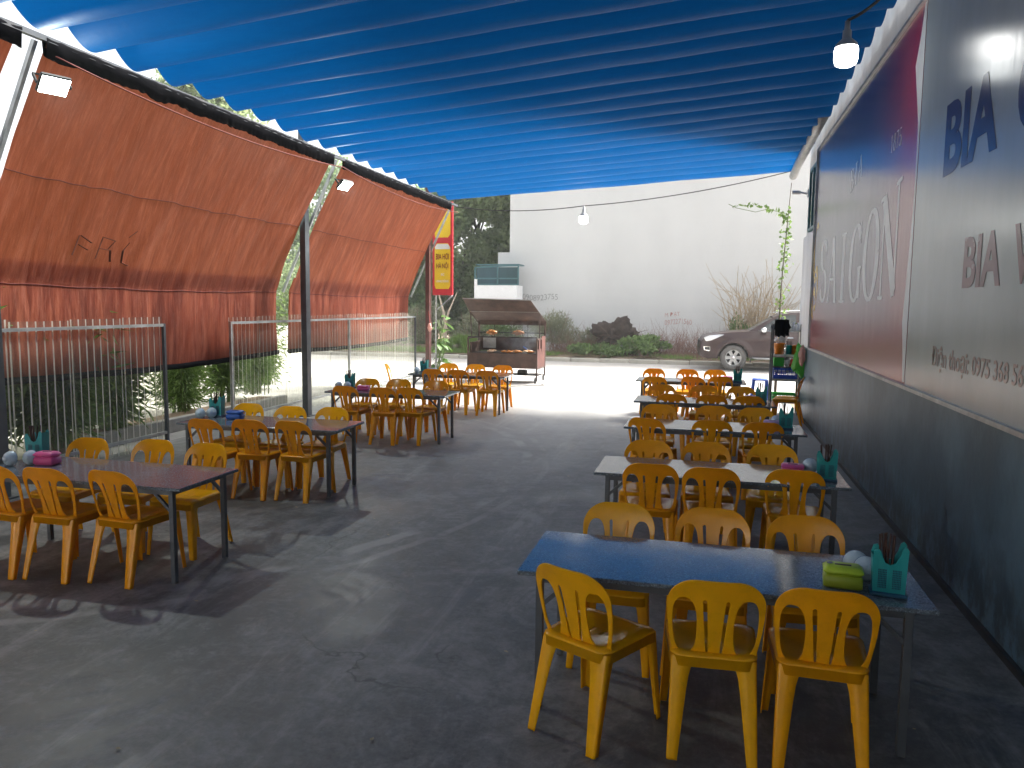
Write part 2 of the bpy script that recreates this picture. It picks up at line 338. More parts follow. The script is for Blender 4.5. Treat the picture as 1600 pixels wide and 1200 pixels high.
M['blue_box'] = m_plastic('blue_box_plastic', (0.04, 0.14, 0.50), 0.15, 0.35)
M['lime'] = m_plastic('lime_green_plastic', (0.52, 0.72, 0.05), 0.15, 0.35)
M['olive'] = m_plastic('olive_green_plastic', (0.36, 0.46, 0.03), 0.15, 0.4)
M['greybox'] = m_plastic('grey_box_plastic', (0.25, 0.28, 0.34), 0.1, 0.4)
M['bowl'] = simple('pale_blue_glazed_bowl', (0.46, 0.58, 0.64), 0.12, var=0.06)
M['bowl_rim'] = simple('cobalt_rim_glaze', (0.02, 0.05, 0.22), 0.12)
M['lamp_black'] = simple('black_lamp_metal', (0.02, 0.025, 0.025), 0.4, 0.3)
M['lamp_grey'] = simple('grey_lamp_cap', (0.35, 0.36, 0.36), 0.4, 0.3)
M['glow_flood'] = m_emit('floodlight_glow', (0.93, 1.0, 0.96), 9.0)
M['glow_bulb'] = m_emit('bulb_glow', (1.0, 1.0, 0.97), 2.6)
M['cable'] = simple('black_cable', (0.02, 0.02, 0.02), 0.6)
M['rust'] = m_rust('sooty_brown_steel', (0.115, 0.070, 0.055), (0.045, 0.028, 0.024))
M['soot'] = m_rust('soot_black_steel', (0.045, 0.038, 0.034), (0.015, 0.013, 0.012))
M['rustred'] = m_rust('red_brown_steel', (0.15, 0.060, 0.048), (0.075, 0.032, 0.026))
M['food'] = simple('grilled_meat', (0.50, 0.20, 0.05), 0.4, var=0.5, scale=20)
M['foodpale'] = simple('pale_meat', (0.62, 0.45, 0.30), 0.5, var=0.4, scale=25)
M['car'] = NT('x').m; bpy.data.materials.remove(M['car'])
def m_carpaint():
    t = NT('brown_metallic_car_paint')
    fl = t.noise(900, 1, 0.5)
    c = t.ramp(fl, [(0.35, (0.026, 0.011, 0.011)), (0.65, (0.042, 0.019, 0.020))])
    dst = t.ramp(t.noise(2.2, 7, 0.7), [(0.4, (0, 0, 0)), (0.8, (1, 1, 1))])
    c = t.mix(t.math('MULTIPLY', dst, 0.2), c, (0.14, 0.09, 0.085))
    return t.done(t.pbsdf(c, 0.42, 0.2, spec=0.4, Coat_Weight=0.4, Coat_Roughness=0.12))
M['car'] = m_carpaint()
M['chrome'] = simple('chrome_trim', (0.75, 0.75, 0.75), 0.12, 0.95, var=0.05)
M['alloy'] = simple('silver_alloy', (0.36, 0.36, 0.36), 0.3, 0.7, var=0.05)
M['tyre'] = simple('dusty_tyre_rubber', (0.12, 0.115, 0.11), 0.85, var=0.2, bump=0.003)
M['dark'] = simple('black_trim', (0.015, 0.015, 0.016), 0.5)
M['glass'] = simple('dark_tinted_glass', (0.03, 0.04, 0.045), 0.05, 0.0, var=0.05)
M['lens'] = simple('clear_headlamp_lens', (0.75, 0.77, 0.78), 0.08, 0.3, var=0.1)
M['tealglass'] = simple('teal_window_glass', (0.03, 0.075, 0.095), 0.05, 0.0, var=0.4, scale=0.8, stretch=(1, 1, 0.3))
M['tealframe'] = simple('teal_window_frame', (0.05, 0.15, 0.17), 0.4)
M['kerb'] = simple('pale_kerb_concrete', (0.42, 0.40, 0.35), 0.85, var=0.2, scale=3, bump=0.006, dirt=(0.18, 0.16, 0.12))
M['bark'] = simple('brown_bark', (0.10, 0.075, 0.055), 0.9, var=0.4, bump=0.02, bscale=20, stretch=(1, 1, 0.3))
M['palebark'] = simple('pale_bare_bark', (0.42, 0.34, 0.26), 0.85, var=0.3, stretch=(1, 1, 0.3))
M['stump'] = simple('charred_stump_wood', (0.045, 0.030, 0.024), 0.9, var=0.5, scale=5, bump=0.05, bscale=14)
M['twig'] = simple('dry_reddish_twig', (0.25, 0.145, 0.115), 0.9, var=0.35)
M['reed'] = simple('dry_straw_reed', (0.42, 0.33, 0.22), 0.85, var=0.35)
M['tree_a'] = m_leaf('tree_foliage_dark', (0.10, 0.17, 0.075), (0.30, 0.40, 0.19), 0.5, nscale=0.5)
M['tree_b'] = m_leaf('tree_foliage_light', (0.12, 0.18, 0.08), (0.33, 0.40, 0.20), 0.5, nscale=0.5)
M['bamboo'] = m_leaf('bamboo_leaf', (0.040, 0.085, 0.020), (0.17, 0.27, 0.06), 0.4, nscale=2)
M['bamboo_stem'] = simple('bamboo_stem', (0.14, 0.20, 0.06), 0.5)
M['shrub'] = m_leaf('shrub_foliage', (0.05, 0.10, 0.03), (0.19, 0.28, 0.09), 0.35)
M['greyshrub'] = m_leaf('grey_green_shrub_foliage', (0.11, 0.125, 0.075), (0.33, 0.34, 0.22), 0.35)
M['creeper'] = m_leaf('bright_creeper_leaf', (0.055, 0.105, 0.03), (0.23, 0.33, 0.12), 0.35, nscale=4)
M['grass'] = m_leaf('verge_grass', (0.08, 0.16, 0.03), (0.24, 0.36, 0.09), 0.35)
M['drygrass'] = m_leaf('dry_straw_litter', (0.22, 0.17, 0.10), (0.42, 0.36, 0.22), 0.2)
M['broadleaf'] = m_leaf('broad_bright_leaf', (0.03, 0.085, 0.012), (0.11, 0.22, 0.035), 0.25)
M['blueplastic'] = m_plastic('blue_crate_plastic', (0.02, 0.09, 0.50), 0.12, 0.35)
M['greenplastic'] = m_plastic('green_crate_plastic', (0.02, 0.42, 0.04), 0.15, 0.35)
M['orangeplastic'] = m_plastic('orange_basket_plastic', (0.78, 0.27, 0.02), 0.15, 0.35)
M['bag_green'] = m_plastic('green_plastic_bag', (0.16, 0.62, 0.12), 0.5, 0.25)
M['bag_pink'] = m_plastic('pale_pink_bag', (0.75, 0.48, 0.42), 0.4, 0.35)
M['whitepl'] = m_plastic('white_plastic', (0.75, 0.76, 0.78), 0.2, 0.3)
M['redpl'] = m_plastic('red_packet_plastic', (0.62, 0.06, 0.04), 0.1, 0.35)
M['graf_grey'] = simple('grey_paint_marking', (0.26, 0.26, 0.26), 0.9)
M['graf_red'] = simple('red_paint_marking', (0.48, 0.24, 0.21), 0.9)
M['pot'] = simple('grey_planter_concrete', (0.33, 0.32, 0.30), 0.9, var=0.2, bump=0.006)

# ------------------------------------------------------------------ mesh helpers
def mesh(name, verts, faces, mats=None, smooth=False, fm=None):
    me = bpy.data.meshes.new(name); me.from_pydata([tuple(v) for v in verts], [], faces)
    for m in (mats if isinstance(mats, (list, tuple)) else [mats]):
        if m: me.materials.append(m)
    if fm: me.polygons.foreach_set('material_index', fm)
    if smooth: me.polygons.foreach_set('use_smooth', [True]*len(me.polygons))
    me.update(); return me
def put(name, me, parent=None, loc=None, rot=None):
    o = bpy.data.objects.new(name, me); COL.objects.link(o)
    if parent is not None: o.parent = parent
    if loc is not None: o.location = loc
    if rot is not None: o.rotation_euler = rot
    return o
def tag(o, label=None, cat=None, group=None, kind=None):
    if label: o['label'] = label
    if cat: o['category'] = cat
    if group: o['group'] = group
    if kind: o['kind'] = kind
    return o
def thing(name, label, cat, loc=(0, 0, 0), rz=0.0, group=None):
    o = bpy.data.objects.new(name, None); COL.objects.link(o); o.empty_display_size = 0.1
    o.location = loc; o.rotation_euler = (0, 0, rz); return tag(o, label, cat, group)
def clone(root, loc, rz=0.0, label=None, group=None):
    r = root.copy(); COL.objects.link(r); r.location = loc; r.rotation_euler = (0, 0, rz)
    if label: r['label'] = label
    if group: r['group'] = group
    for ch in list(root.children):
        c = ch.copy(); COL.objects.link(c); c.parent = r
        for g in list(ch.children):
            d = g.copy(); COL.objects.link(d); d.parent = c
    return r

class MB:
    def __init__(s): s.v = []; s.f = []; s.m = []
    def add(s, vs, fs, mi=0, T=None):
        o = len(s.v)
        s.v += [(T @ Vector(p)) if T is not None else Vector(p) for p in vs]
        s.f += [[i+o for i in f] for f in fs]; s.m += [mi]*len(fs); return s
    def box(s, c, d, mi=0, T=None, bev=0.0):
        x, y, z = c; a, b, h = d[0]/2, d[1]/2, d[2]/2
        if bev <= 0:
            vs = [(x+i*a, y+j*b, z+k*h) for k in (-1, 1) for j in (-1, 1) for i in (-1, 1)]
            return s.add(vs, [(0, 2, 3, 1), (4, 5, 7, 6), (0, 1, 5, 4), (2, 6, 7, 3), (0, 4, 6, 2), (1, 3, 7, 5)], mi, T)
        e = min(bev, a*.9, b*.9, h*.9); rings = []
        for (zz, ins) in ((-h, e), (-h+e, 0), (h-e, 0), (h, e)):
            A, B = a-ins, b-ins; q = e*0.6
            rings.append([(x+sx*(A-dx), y+sy*(B-dy), z+zz) for sx, sy, dx, dy in
                          ((-1, -1, 0, q), (-1, -1, q, 0), (1, -1, q, 0), (1, -1, 0, q), (1, 1, 0, q), (1, 1, q, 0), (-1, 1, q, 0), (-1, 1, 0, q))])
        vs = sum(rings, []); fs = [tuple(range(7, -1, -1)), tuple(range(24, 32))]
        for r in range(3):
            for i in range(8): fs.append((r*8+i, r*8+(i+1) % 8, (r+1)*8+(i+1) % 8, (r+1)*8+i))
        return s.add(vs, fs, mi, T)
    def tube(s, pts, r, n=8, mi=0, T=None, cap=True):
        pts = [Vector(p) for p in pts]; m = len(pts); rr = r if isinstance(r, (list, tuple)) else [r]*m
        vs = []; up = None
        for i, p in enumerate(pts):
            d = (pts[min(i+1, m-1)]-pts[max(i-1, 0)]).normalized()
            if up is None: up = Vector((0, 0, 1)) if abs(d.z) < 0.9 else Vector((1, 0, 0))
            a = d.cross(up).normalized(); b = a.cross(d).normalized(); up = b
            for k in range(n):
                t = 2*PI*k/n; vs.append(p+a*math.cos(t)*rr[i]+b*math.sin(t)*rr[i])
        fs = []
        for i in range(m-1):
            for k in range(n): fs.append((i*n+k, i*n+(k+1) % n, (i+1)*n+(k+1) % n, (i+1)*n+k))
        if cap: fs += [tuple(range(n-1, -1, -1)), tuple((m-1)*n+k for k in range(n))]
        return s.add(vs, fs, mi, T)
    def bar(s, a, b, w, h=None, mi=0, T=None):
        a, b = Vector(a), Vector(b); h = h or w; d = (b-a).normalized()
        up = Vector((0, 0, 1)) if abs(d.z) < 0.95 else Vector((0, 1, 0))
        x = d.cross(up).normalized()*(w/2); y = x.normalized().cross(d).normalized()*(h/2)
        vs = [p+sx*x+sy*y for p in (a, b) for sx, sy in ((-1, -1), (1, -1), (1, 1), (-1, 1))]
        return s.add(vs, [(3, 2, 1, 0), (4, 5, 6, 7), (0, 1, 5, 4), (1, 2, 6, 5), (2, 3, 7, 6), (3, 0, 4, 7)], mi, T)
    def lathe(s, prof, n=20, mi=0, T=None, mis=None):
        vs = [(r*math.cos(2*PI*k/n), r*math.sin(2*PI*k/n), z) for r, z in prof for k in range(n)]
        for i in range(len(prof)-1):
            o = len(s.v) if i == 0 else o
            if i == 0: s.v += [(T @ Vector(p)) if T is not None else Vector(p) for p in vs]
            for k in range(n):
                s.f.append([o+i*n+k, o+i*n+(k+1) % n, o+(i+1)*n+(k+1) % n, o+(i+1)*n+k]); s.m.append(mis[i] if mis else mi)
        return s
    def mk(s, name, mats, parent=None, smooth=False, loc=None, rot=None):
        return put(name, mesh(name, s.v, s.f, mats, smooth, s.m if isinstance(mats, (list, tuple)) else None), parent, loc, rot)

# --- 2D shapes by signed distance, clipped cell by cell, so holes and outlines stay smooth
def sdf_sheet(f, x0, x1, z0, z1, nx, nz):
    dx, dz = (x1-x0)/nx, (z1-z0)/nz
    g = [[f(x0+i*dx, z0+j*dz) for i in range(nx+1)] for j in range(nz+1)]
    V = []; K = {}; F = []
    def vert(key, p):
        if key not in K: K[key] = len(V); V.append(p)
        return K[key]
    for j in range(nz):
        for i in range(nx):
            cs = ((i, j), (i+1, j), (i+1, j+1), (i, j+1)); poly = []
            for k in range(4):
                a, b = cs[k], cs[(k+1) % 4]; fa, fb = g[a[1]][a[0]], g[b[1]][b[0]]
                if fa <= 0: poly.append(vert(a, (x0+a[0]*dx, z0+a[1]*dz)))
                if (fa <= 0) != (fb <= 0):
                    t = fa/(fa-fb); key = tuple(sorted((a, b)))
                    poly.append(vert(key, (x0+(a[0]+(b[0]-a[0])*t)*dx, z0+(a[1]+(b[1]-a[1])*t)*dz)))
            q = [p for k, p in enumerate(poly) if p != poly[k-1]]
            if len(q) >= 3: F.append(q)
    return V, F
def border(F):
    E = {}
    for f in F:
        for k in range(len(f)):
            a, b = f[k], f[(k+1) % len(f)]
            E[(a, b)] = 1
    return [e for e in E if (e[1], e[0]) not in E]
def thick(V, F, mp, t):
    """sheet V,F in (u,v); mp(u,v)->Vector; returns solid of thickness t"""
    P = []; N = []; e = 1e-3
    for u, v in V:
        p = mp(u, v); n = (mp(u+e, v)-mp(u-e, v)).cross(mp(u, v+e)-mp(u, v-e)).normalized(); P.append(p); N.append(n)
    n = len(V)
    vs = [p+q*t/2 for p, q in zip(P, N)]+[p-q*t/2 for p, q in zip(P, N)]
    fs = [list(f) for f in F]+[[i+n for i in reversed(f)] for f in F]
    fs += [[b, a, a+n, b+n] for a, b in border(F)]
    return vs, fs
def rbox(u, v, cx, cy, hx, hy, r):
    qx, qy = abs(u-cx)-hx+r, abs(v-cy)-hy+r
    return math.hypot(max(qx, 0), max(qy, 0))+min(max(qx, qy), 0)-r
def capsule(u, v, ax, ay, bx, by, ra, rb):
    px, py, dx, dy = u-ax, v-ay, bx-ax, by-ay
    h = max(0, min(1, (px*dx+py*dy)/(dx*dx+dy*dy)))
    return math.hypot(px-dx*h, py-dy*h)-(ra+(rb-ra)*h)
def poly_sdf(pts):
    def f(x, y):
        d = 1e9; s = 1; n = len(pts)
        for i in range(n):
            ax, ay = pts[i]; bx, by = pts[i-1]
            ex, ey, wx, wy = bx-ax, by-ay, x-ax, y-ay
            h = max(0, min(1, (wx*ex+wy*ey)/(ex*ex+ey*ey+1e-12)))
            d = min(d, (wx-ex*h)**2+(wy-ey*h)**2)
            c = (y >= ay, y < by, ex*wy > ey*wx)
            if all(c) or not any(c): s = -s
        return s*math.sqrt(d)
    return f

# ------------------------------------------------------------------ ground, road, kerb
def sheet(name, x0, x1, y0, y1, z, m, kind='structure'):
    me = mesh(name, [(x0, y0, z), (x1, y0, z), (x1, y1, z), (x0, y1, z)], [(0, 1, 2, 3)], m)
    return tag(put(name, me), kind=kind)
sheet('ground', -70, 70, -40, 70, -0.02, M['soil'])
def grid_sheet(name, x0, x1, y0, y1, nx, ny, zf, m, smooth=True):
    vs = [(x0+(x1-x0)*i/nx, y0+(y1-y0)*j/ny, zf(x0+(x1-x0)*i/nx, y0+(y1-y0)*j/ny)) for j in range(ny+1) for i in range(nx+1)]
    fs = [(j*(nx+1)+i, j*(nx+1)+i+1, (j+1)*(nx+1)+i+1, (j+1)*(nx+1)+i) for j in range(ny) for i in range(nx)]
    return put(name, mesh(name, vs, fs, m, smooth))
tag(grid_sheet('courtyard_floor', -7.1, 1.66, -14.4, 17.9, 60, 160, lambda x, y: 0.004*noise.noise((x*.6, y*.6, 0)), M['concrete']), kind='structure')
sheet('side_yard', -16, -7.1, -14.4, 17.9, 0.0, M['yard'])
tag(grid_sheet('road', -60, 60, 17.9, 26.0, 60, 10, lambda x, y: -0.006, M['road']), kind='structure')
vg = tag(grid_sheet('verge', -60, 60, 26.15, 34, 220, 24, lambda x, y: 0.12+0.10*abs(noise.noise((x*.7, y*.7, 3)))+0.04*noise.noise((x*3, y*3, 1)), M['soil']), kind='structure')
kb = tag(put('kerb', None), kind='structure')
kme = MB().box((0, 0, 0.045), (0.985, 0.17, 0.17), bev=0.02).mk('kerb_stone', M['kerb'], kb, loc=(-22, 26.07, 0))
kms = kme.data
for i in range(1, 48):
    x = -22+i
    if -6.1 < x < -5.0: continue
    o = put('kerb_stone', kms, kb, loc=(x+random.uniform(-.01, .01), 26.07+random.uniform(-.012, .012), random.uniform(-.012, .008)), rot=(0, random.uniform(-.006, .006), random.uniform(-.008, .008)))
gut = tag(MB().box((-5.55, 26.1, 0.01), (1.0, 0.2, 0.10), 0, bev=0.01).box((-5.55, 25.995, 0.03), (0.9, 0.03, 0.09), 1).mk('storm_drain', [M['kerb'], M['dark']]), 'concrete storm drain mouth in the kerb right of the grill cart', 'drain')

# ------------------------------------------------------------------ shop building on the right
WX = 1.65
bld = thing('shop_building', 'blue grey shop building whose long side wall borders the eating yard', 'building')
MB().box((WX+2.5, 0.2, 0.67), (5.0, 29.2, 1.34)).mk('lower_wall', M['bluewall'], bld)
MB().box((WX+2.515, 0.2, 7.67), (4.97, 29.2, 12.66)).mk('upper_wall', M['whitewall'], bld)
MB().box((WX+2.6, 0.2, 14.1), (5.5, 29.8, 0.18)).mk('roof_slab', M['whitewall'], bld)
bk2 = thing('rear_bounce_wall', 'pale unseen building added behind the viewer to bounce light into the yard', 'building')  # unseen wall, added to reflect sunlight onto the chairs from behind
MB().box((-6.0, -16.0, 3.5), (24.0, 3.0, 7.0)).mk('wall', M['whitewall'], bk2)
# eaves gutter, wall window, pale sheet panel beyond the sign
MB().tube([(WX-.10, 12.1, 4.70), (WX-.12, 13.2, 4.62), (WX-.14, 15.0, 4.50), (WX-.14, 15.9, 4.42)], 0.075, 10).mk('gutter', M['lamp_grey'], bld, True)
MB().box((WX-.013, 13.95, 2.2), (0.026, 1.6, 1.9)).mk('wall_panel', M['whitewall'], bld)
for yy, zz in ((13.75, 3.72),):
    wf = MB()
    for (a, b) in (((0, -.42, -.5), (0, .42, -.5)), ((0, -.42, .5), (0, .42, .5)), ((0, -.42, -.5), (0, -.42, .5)), ((0, .42, -.5), (0, .42, .5)), ((0, 0, -.5), (0, 0, .5))):
        wf.bar(a, b, 0.05, 0.05)
    wn = wf.mk('window', M['tealframe'], bld, loc=(WX-.01, yy, zz))
    MB().box((0.0, 0, 0), (0.012, .8, .96)).mk('pane', M['tealglass'], wn)
MB().box((WX-.012, 5, 0.02), (0.03, 19.4, 0.05)).mk('gap_shade', M['dark'], bld)  # dark strip standing in for the shadowy gap along the wall foot

# ------------------------------------------------------------------ the big sign on the wall
SX = 1.60
sg = thing('wall_sign', 'long glossy beer advertising sign fixed along the blue grey wall', 'sign', (0, 0, 0))
ZB, ZT = 1.28, 4.34
def lerp(a, b, t): return a+(b-a)*t
MB().box((SX+.024, 9.99, (ZB+ZT)/2), (0.04, 6.10, ZT-ZB)).mk('poster_panel', M['sign_print'], sg)
MB().box((SX+.024, 2.42, (ZB+ZT)/2), (0.04, 9.02, ZT-ZB)).mk('lettering_panel', M['sign_white'], sg)
MB().box((SX+.012, 5.5, ZB-.014), (0.075, 15.1, 0.028)).mk('bottom_rail', M['galv'], sg)
MB().box((SX+.012, 5.5, ZT+.014), (0.075, 15.1, 0.028)).mk('top_rail', M['galv'], sg)
MB().box((SX+.012, 13.06, (ZB+ZT)/2), (0.07, 0.03, ZT-ZB)).mk('end_rail', M['galv'], sg)
# white swoosh printed along the near edge of the poster
sw = [(4.33, 6.94, 7.00), (4.1, 6.94, 7.08), (3.9, 6.94, 7.20), (3.7, 6.94, 7.12), (3.4, 6.94, 7.0), (2.9, 6.94, 6.98), (2.5, 6.94, 7.02), (2.1, 6.94, 7.08), (1.8, 6.94, 7.12), (1.5, 6.94, 7.04), (1.30, 6.94, 7.0)]
vs = []; fs = []
for z, a, b in sw: vs += [(SX+.002, a, z), (SX+.002, b, z)]
for i in range(len(sw)-1): fs.append((2*i, 2*i+1, 2*i+3, 2*i+2))
put('swoosh', mesh('swoosh', vs, fs, M['ink_white']), sg)

def text_mesh(body, size, width=1.0, bold=0.0, extrude=0.0008, shear=0.0, font_space=1.0):
    cu = bpy.data.curves.new('txt', 'FONT'); cu.body = body; cu.size = size; cu.offset = bold; cu.extrude = extrude; cu.shear = shear
    cu.space_character = font_space; cu.resolution_u = 4
    ob = bpy.data.objects.new('txt', cu); COL.objects.link(ob)
    dg = bpy.context.evaluated_depsgraph_get(); me = bpy.data.meshes.new_from_object(ob.evaluated_get(dg))
    bpy.data.objects.remove(ob); bpy.data.curves.remove(cu)
    for v in me.vertices: v.co.x *= width
    return me
def text_on(body, size, parent, m, origin, along, up, name='lettering', fit=None, **kw):
    """fit = (length, height) to scale the text block to"""
    me = text_mesh(body, size, **kw)
    xs = [v.co.x for v in me.vertices]; ys = [v.co.y for v in me.vertices]
    if fit and xs:
        x0, x1, y0, y1 = min(xs), max(xs), min(ys), max(ys)
        for v in me.vertices:
            v.co.x = (v.co.x-x0)/(x1-x0)*fit[0]; v.co.y = (v.co.y-y0)/(y1-y0)*fit[1]
    along, up = Vector(along), Vector(up); nrm = along.cross(up)
    for v in me.vertices:
        v.co = Vector(origin)+along*v.co.x+up*v.co.y+nrm*v.co.z
    me.materials.clear(); me.materials.append(m); return put(name, me, parent)
LX = SX+.002
text_on('BIA', 1, sg, M['ink_navy'], (LX, 6.20, 2.84), (0, -1, 0), (0, 0, 1), fit=(1.06, 0.50), bold=0.035)
text_on('C', 1, sg, M['ink_navy'], (LX, 4.86, 2.84), (0, -1, 0), (0, 0, 1), fit=(0.40, 0.50), bold=0.035)
text_on('BIA', 1, sg, M['ink_red'], (LX, 5.60, 2.04), (0, -1, 0), (0, 0, 1), fit=(0.67, 0.325), bold=0.03)
text_on('V', 1, sg, M['ink_red'], (LX, 4.76, 2.04), (0, -1, 0), (0, 0, 1), fit=(0.27, 0.325), bold=0.03)
text_on('Điện thoại:', 1, sg, M['ink_brown'], (LX, 6.18, 1.460), (0, -1, 0), (0, 0, 1), fit=(0.82, 0.185), bold=0.014)
text_on('0975 368 567', 1, sg, M['ink_brown'], (LX, 5.30, 1.500), (0, -1, 0), (0, 0, 1), fit=(0.89, 0.118), bold=0.014)

# serif letters as strokes of varying width: list of strokes [(x,y,w)...] in a unit box
def ell(cx, cy, rx, ry, a0, a1, w0, w1, n=16, ph=0.0):
    r = []
    for i in range(n+1):
        t = math.radians(a0+(a1-a0)*i/n); k = abs(math.cos(t+ph))
        r.append((cx+rx*math.cos(t), cy+ry*math.sin(t), w0+(w1-w0)*k))
    return r
def st(x0, y0, x1, y1, w): return [(x0, y0, w), (x1, y1, w)]
def serif(x, y, hw=0.13): return [(x-hw, y, .035), (x, y, .05), (x+hw, y, .035)]
GL = {
 'S': [ell(.5, .745, .30, .225, 20, 270, .05, .17), ell(.5, .255, .32, .235, 90, -160, .05, .17), st(.78, .97, .78, .74, .035), st(.2, .03, .2, .27, .035)],
 'A': [st(.5, 1, .14, .02, .06), st(.5, 1, .86, .02, .15), st(.28, .36, .72, .36, .045), serif(.14, .02), serif(.86, .02)],
 'I': [st(.5, .02, .5, .98, .17), serif(.5, .02, .22), serif(.5, .98, .22)],
 'G': [ell(.5, .5, .38, .48, 38, 322, .05, .16), st(.8, .98, .8, .72, .035), st(.78, .05, .78, .42, .13), serif(.78, .42)],
 'O': [ell(.5, .5, .38, .48, 0, 360, .05, .16, 28)],
 'N': [st(.17, .02, .17, .98, .06), st(.83, .02, .83, .98, .06), st(.15, .98, .83, .04, .16), serif(.17, .02), serif(.10, .98), serif(.83, .98)],
 'B': [st(.24, .02, .24, .98, .15), ell(.45, .745, .28, .235, 90, -90, .05, .15), ell(.45, .265, .33, .245, 90, -90, .05, .16), st(.12, .98, .45, .98, .045), st(.24, .51, .45, .51, .045), st(.12, .02, .45, .02, .045)],
 '1': [st(.5, .02, .5, .98, .15), serif(.5, .02), st(.5, .97, .3, .85, .06)],
 '8': [ell(.5, .74, .25, .22, 0, 360, .05, .12, 20), ell(.5, .27, .31, .25, 0, 360, .05, .14, 22)],
 '7': [st(.18, .95, .85, .95, .09), st(.83, .95, .42, .02, .13), st(.18, .95, .18, .78, .04)],
 '5': [st(.3, .95, .8, .95, .08), st(.3, .95, .26, .52, .05), ell(.46, .3, .33, .28, 120, -150, .06, .15)],
}
def glyphs(word, name, m, parent, mapf, z_off=0.0, adv=1.0):
    """mapf(x,y)->world point, word laid from x=0 to 1 (whole), y 0..1"""
    n = len(word)
    for k, ch in enumerate(word):
        mb = MB()
        for si, stn in enumerate(GL[ch]):
            ps = [Vector(mapf((k+a)/n, b)) for a, b, _ in stn]
            for i in range(len(stn)):
                pass
            # stroke edges, computed in (x,y) letter space
            L = []; R = []
            for i, (x, y, wd) in enumerate(stn):
                a = stn[max(i-1, 0)]; b = stn[min(i+1, len(stn)-1)]
                dx, dy = b[0]-a[0], b[1]-a[1]; l = math.hypot(dx, dy) or 1
                nx, ny = -dy/l*wd*.68, dx/l*wd*0.45
                L.append(Vector(mapf((k+x+nx)/n, y+ny))+Vector((-0.0002*si, 0, 0))); R.append(Vector(mapf((k+x-nx)/n, y-ny))+Vector((-0.0002*si, 0, 0)))
            q = len(L)
            mb.add(L+R, [(i, i+1, q+i+1, q+i) for i in range(q-1)])
        mb.mk(name, m, parent)
LG = SX+.0025
def sai(x, y):
    yy = 12.3-(12.3-7.38)*x
    base = 2.0-0.03*math.sin(x*PI); top = lerp(2.92, 3.06, x)-0.16*math.sin(x*PI)
    return (LG, yy, lerp(base, top, y))
glyphs('SAIGON', 'letter', M['ink_white'], sg, sai)
glyphs('BIA', 'letter', M['ink_white'], sg, lambda x, y: (LG, 10.05-0.72*x, lerp(3.26+.1*x, 3.52+.1*x, y)))
glyphs('1875', 'letter', M['ink_white'], sg, lambda x, y: (LG, 7.98-0.44*x, lerp(3.34, 3.50, y)))
eb = MB()
for k, (cy, cz, ry, rz, a0, a1) in enumerate(((12.72, 2.75, .24, .42, 60, 300), (12.66, 2.2, .22, .30, -120, 140), (12.78, 1.95, .16, .22, 20, 250))):
    pts = [(cy-ry*math.cos(math.radians(a0+(a1-a0)*i/18)), cz+rz*math.sin(math.radians(a0+(a1-a0)*i/18)), .05+.10*math.sin(PI*i/18)) for i in range(19)]
    vs = [(LG-.0003*k, y-.0, z+wd/2) for y, z, wd in pts]+[(LG-.0003*k, y+wd*.6, z-wd/2) for y, z, wd in pts]
    eb.add(vs, [(i, i+1, 19+i+1, 19+i) for i in range(18)])
eb.mk('emblem', M['ink_gold'], sg)

# ------------------------------------------------------------------ blue canopy
cn = thing('blue_canopy', 'blue retractable tarpaulin canopy hanging in scalloped folds over the yard', 'canopy')
XL, XR, Y0C, Y1C = -5.42, 1.60, -5.2, 16.05; PER = 0.545
NC = round((Y1C-Y0C)/PER); PER = (Y1C-Y0C)/NC
def canz(x, y):
    u = (x-XL)/(XR-XL); zr = 4.86-0.030*max(0, y-9.0)
    return lerp(4.27, zr, u)
def can_surface(x, y):
    k = (y-Y0C)/PER; t = k-math.floor(k); i = math.floor(k)
    sag = (0.148+0.035*noise.noise((i*1.7, 0, 0)))*(1+0.10*noise.noise((x*.5, i*2.3, 5)))
    s = 4*t*(1-t)
    wr = 0.004*noise.noise((x*2.5, y*6, 2))+0.010*noise.noise((x*.9, y*.7, 7))
    edge = 0.03*math.exp(-(x-XL)/0.12)*math.sin(k*2*PI+1)*0.3
    return canz(x, y)-sag*s+wr*s+edge
ny, nx = NC*14, 46
vs = []
for j in range(ny+1):
    y = Y0C+(Y1C-Y0C)*j/ny
    for i in range(nx+1):
        u = i/nx; x = lerp(XL, XR, u)
        vs.append((x, y, can_surface(x, y-1e-6 if j == ny else y)))
fs = [(j*(nx+1)+i, j*(nx+1)+i+1, (j+1)*(nx+1)+i+1, (j+1)*(nx+1)+i) for j in range(ny) for i in range(nx)]
fab = put('fabric', mesh('fabric', vs, fs, M['canopy'], True), cn)
# keep the cusps at the wires crisp
me = fab.data; se = [False]*len(me.edges)
cusp = set(j for j in range(0, ny+1, 14))
for e in me.edges:
    a, b = e.vertices
    if a//(nx+1) == b//(nx+1) and (a//(nx+1)) in cusp: se[e.index] = True
at = me.attributes.new('sharp_edge', 'BOOLEAN', 'EDGE'); at.data.foreach_set('value', se)
wm = None
for j in range(NC+1):
    y = Y0C+PER*j
    MB().tube([(XL-.03, y, canz(XL, y)+.012), (XR+.04, y, canz(XR, y)+.012)], 0.005, 5).mk('support_wire', M['cable'], cn)
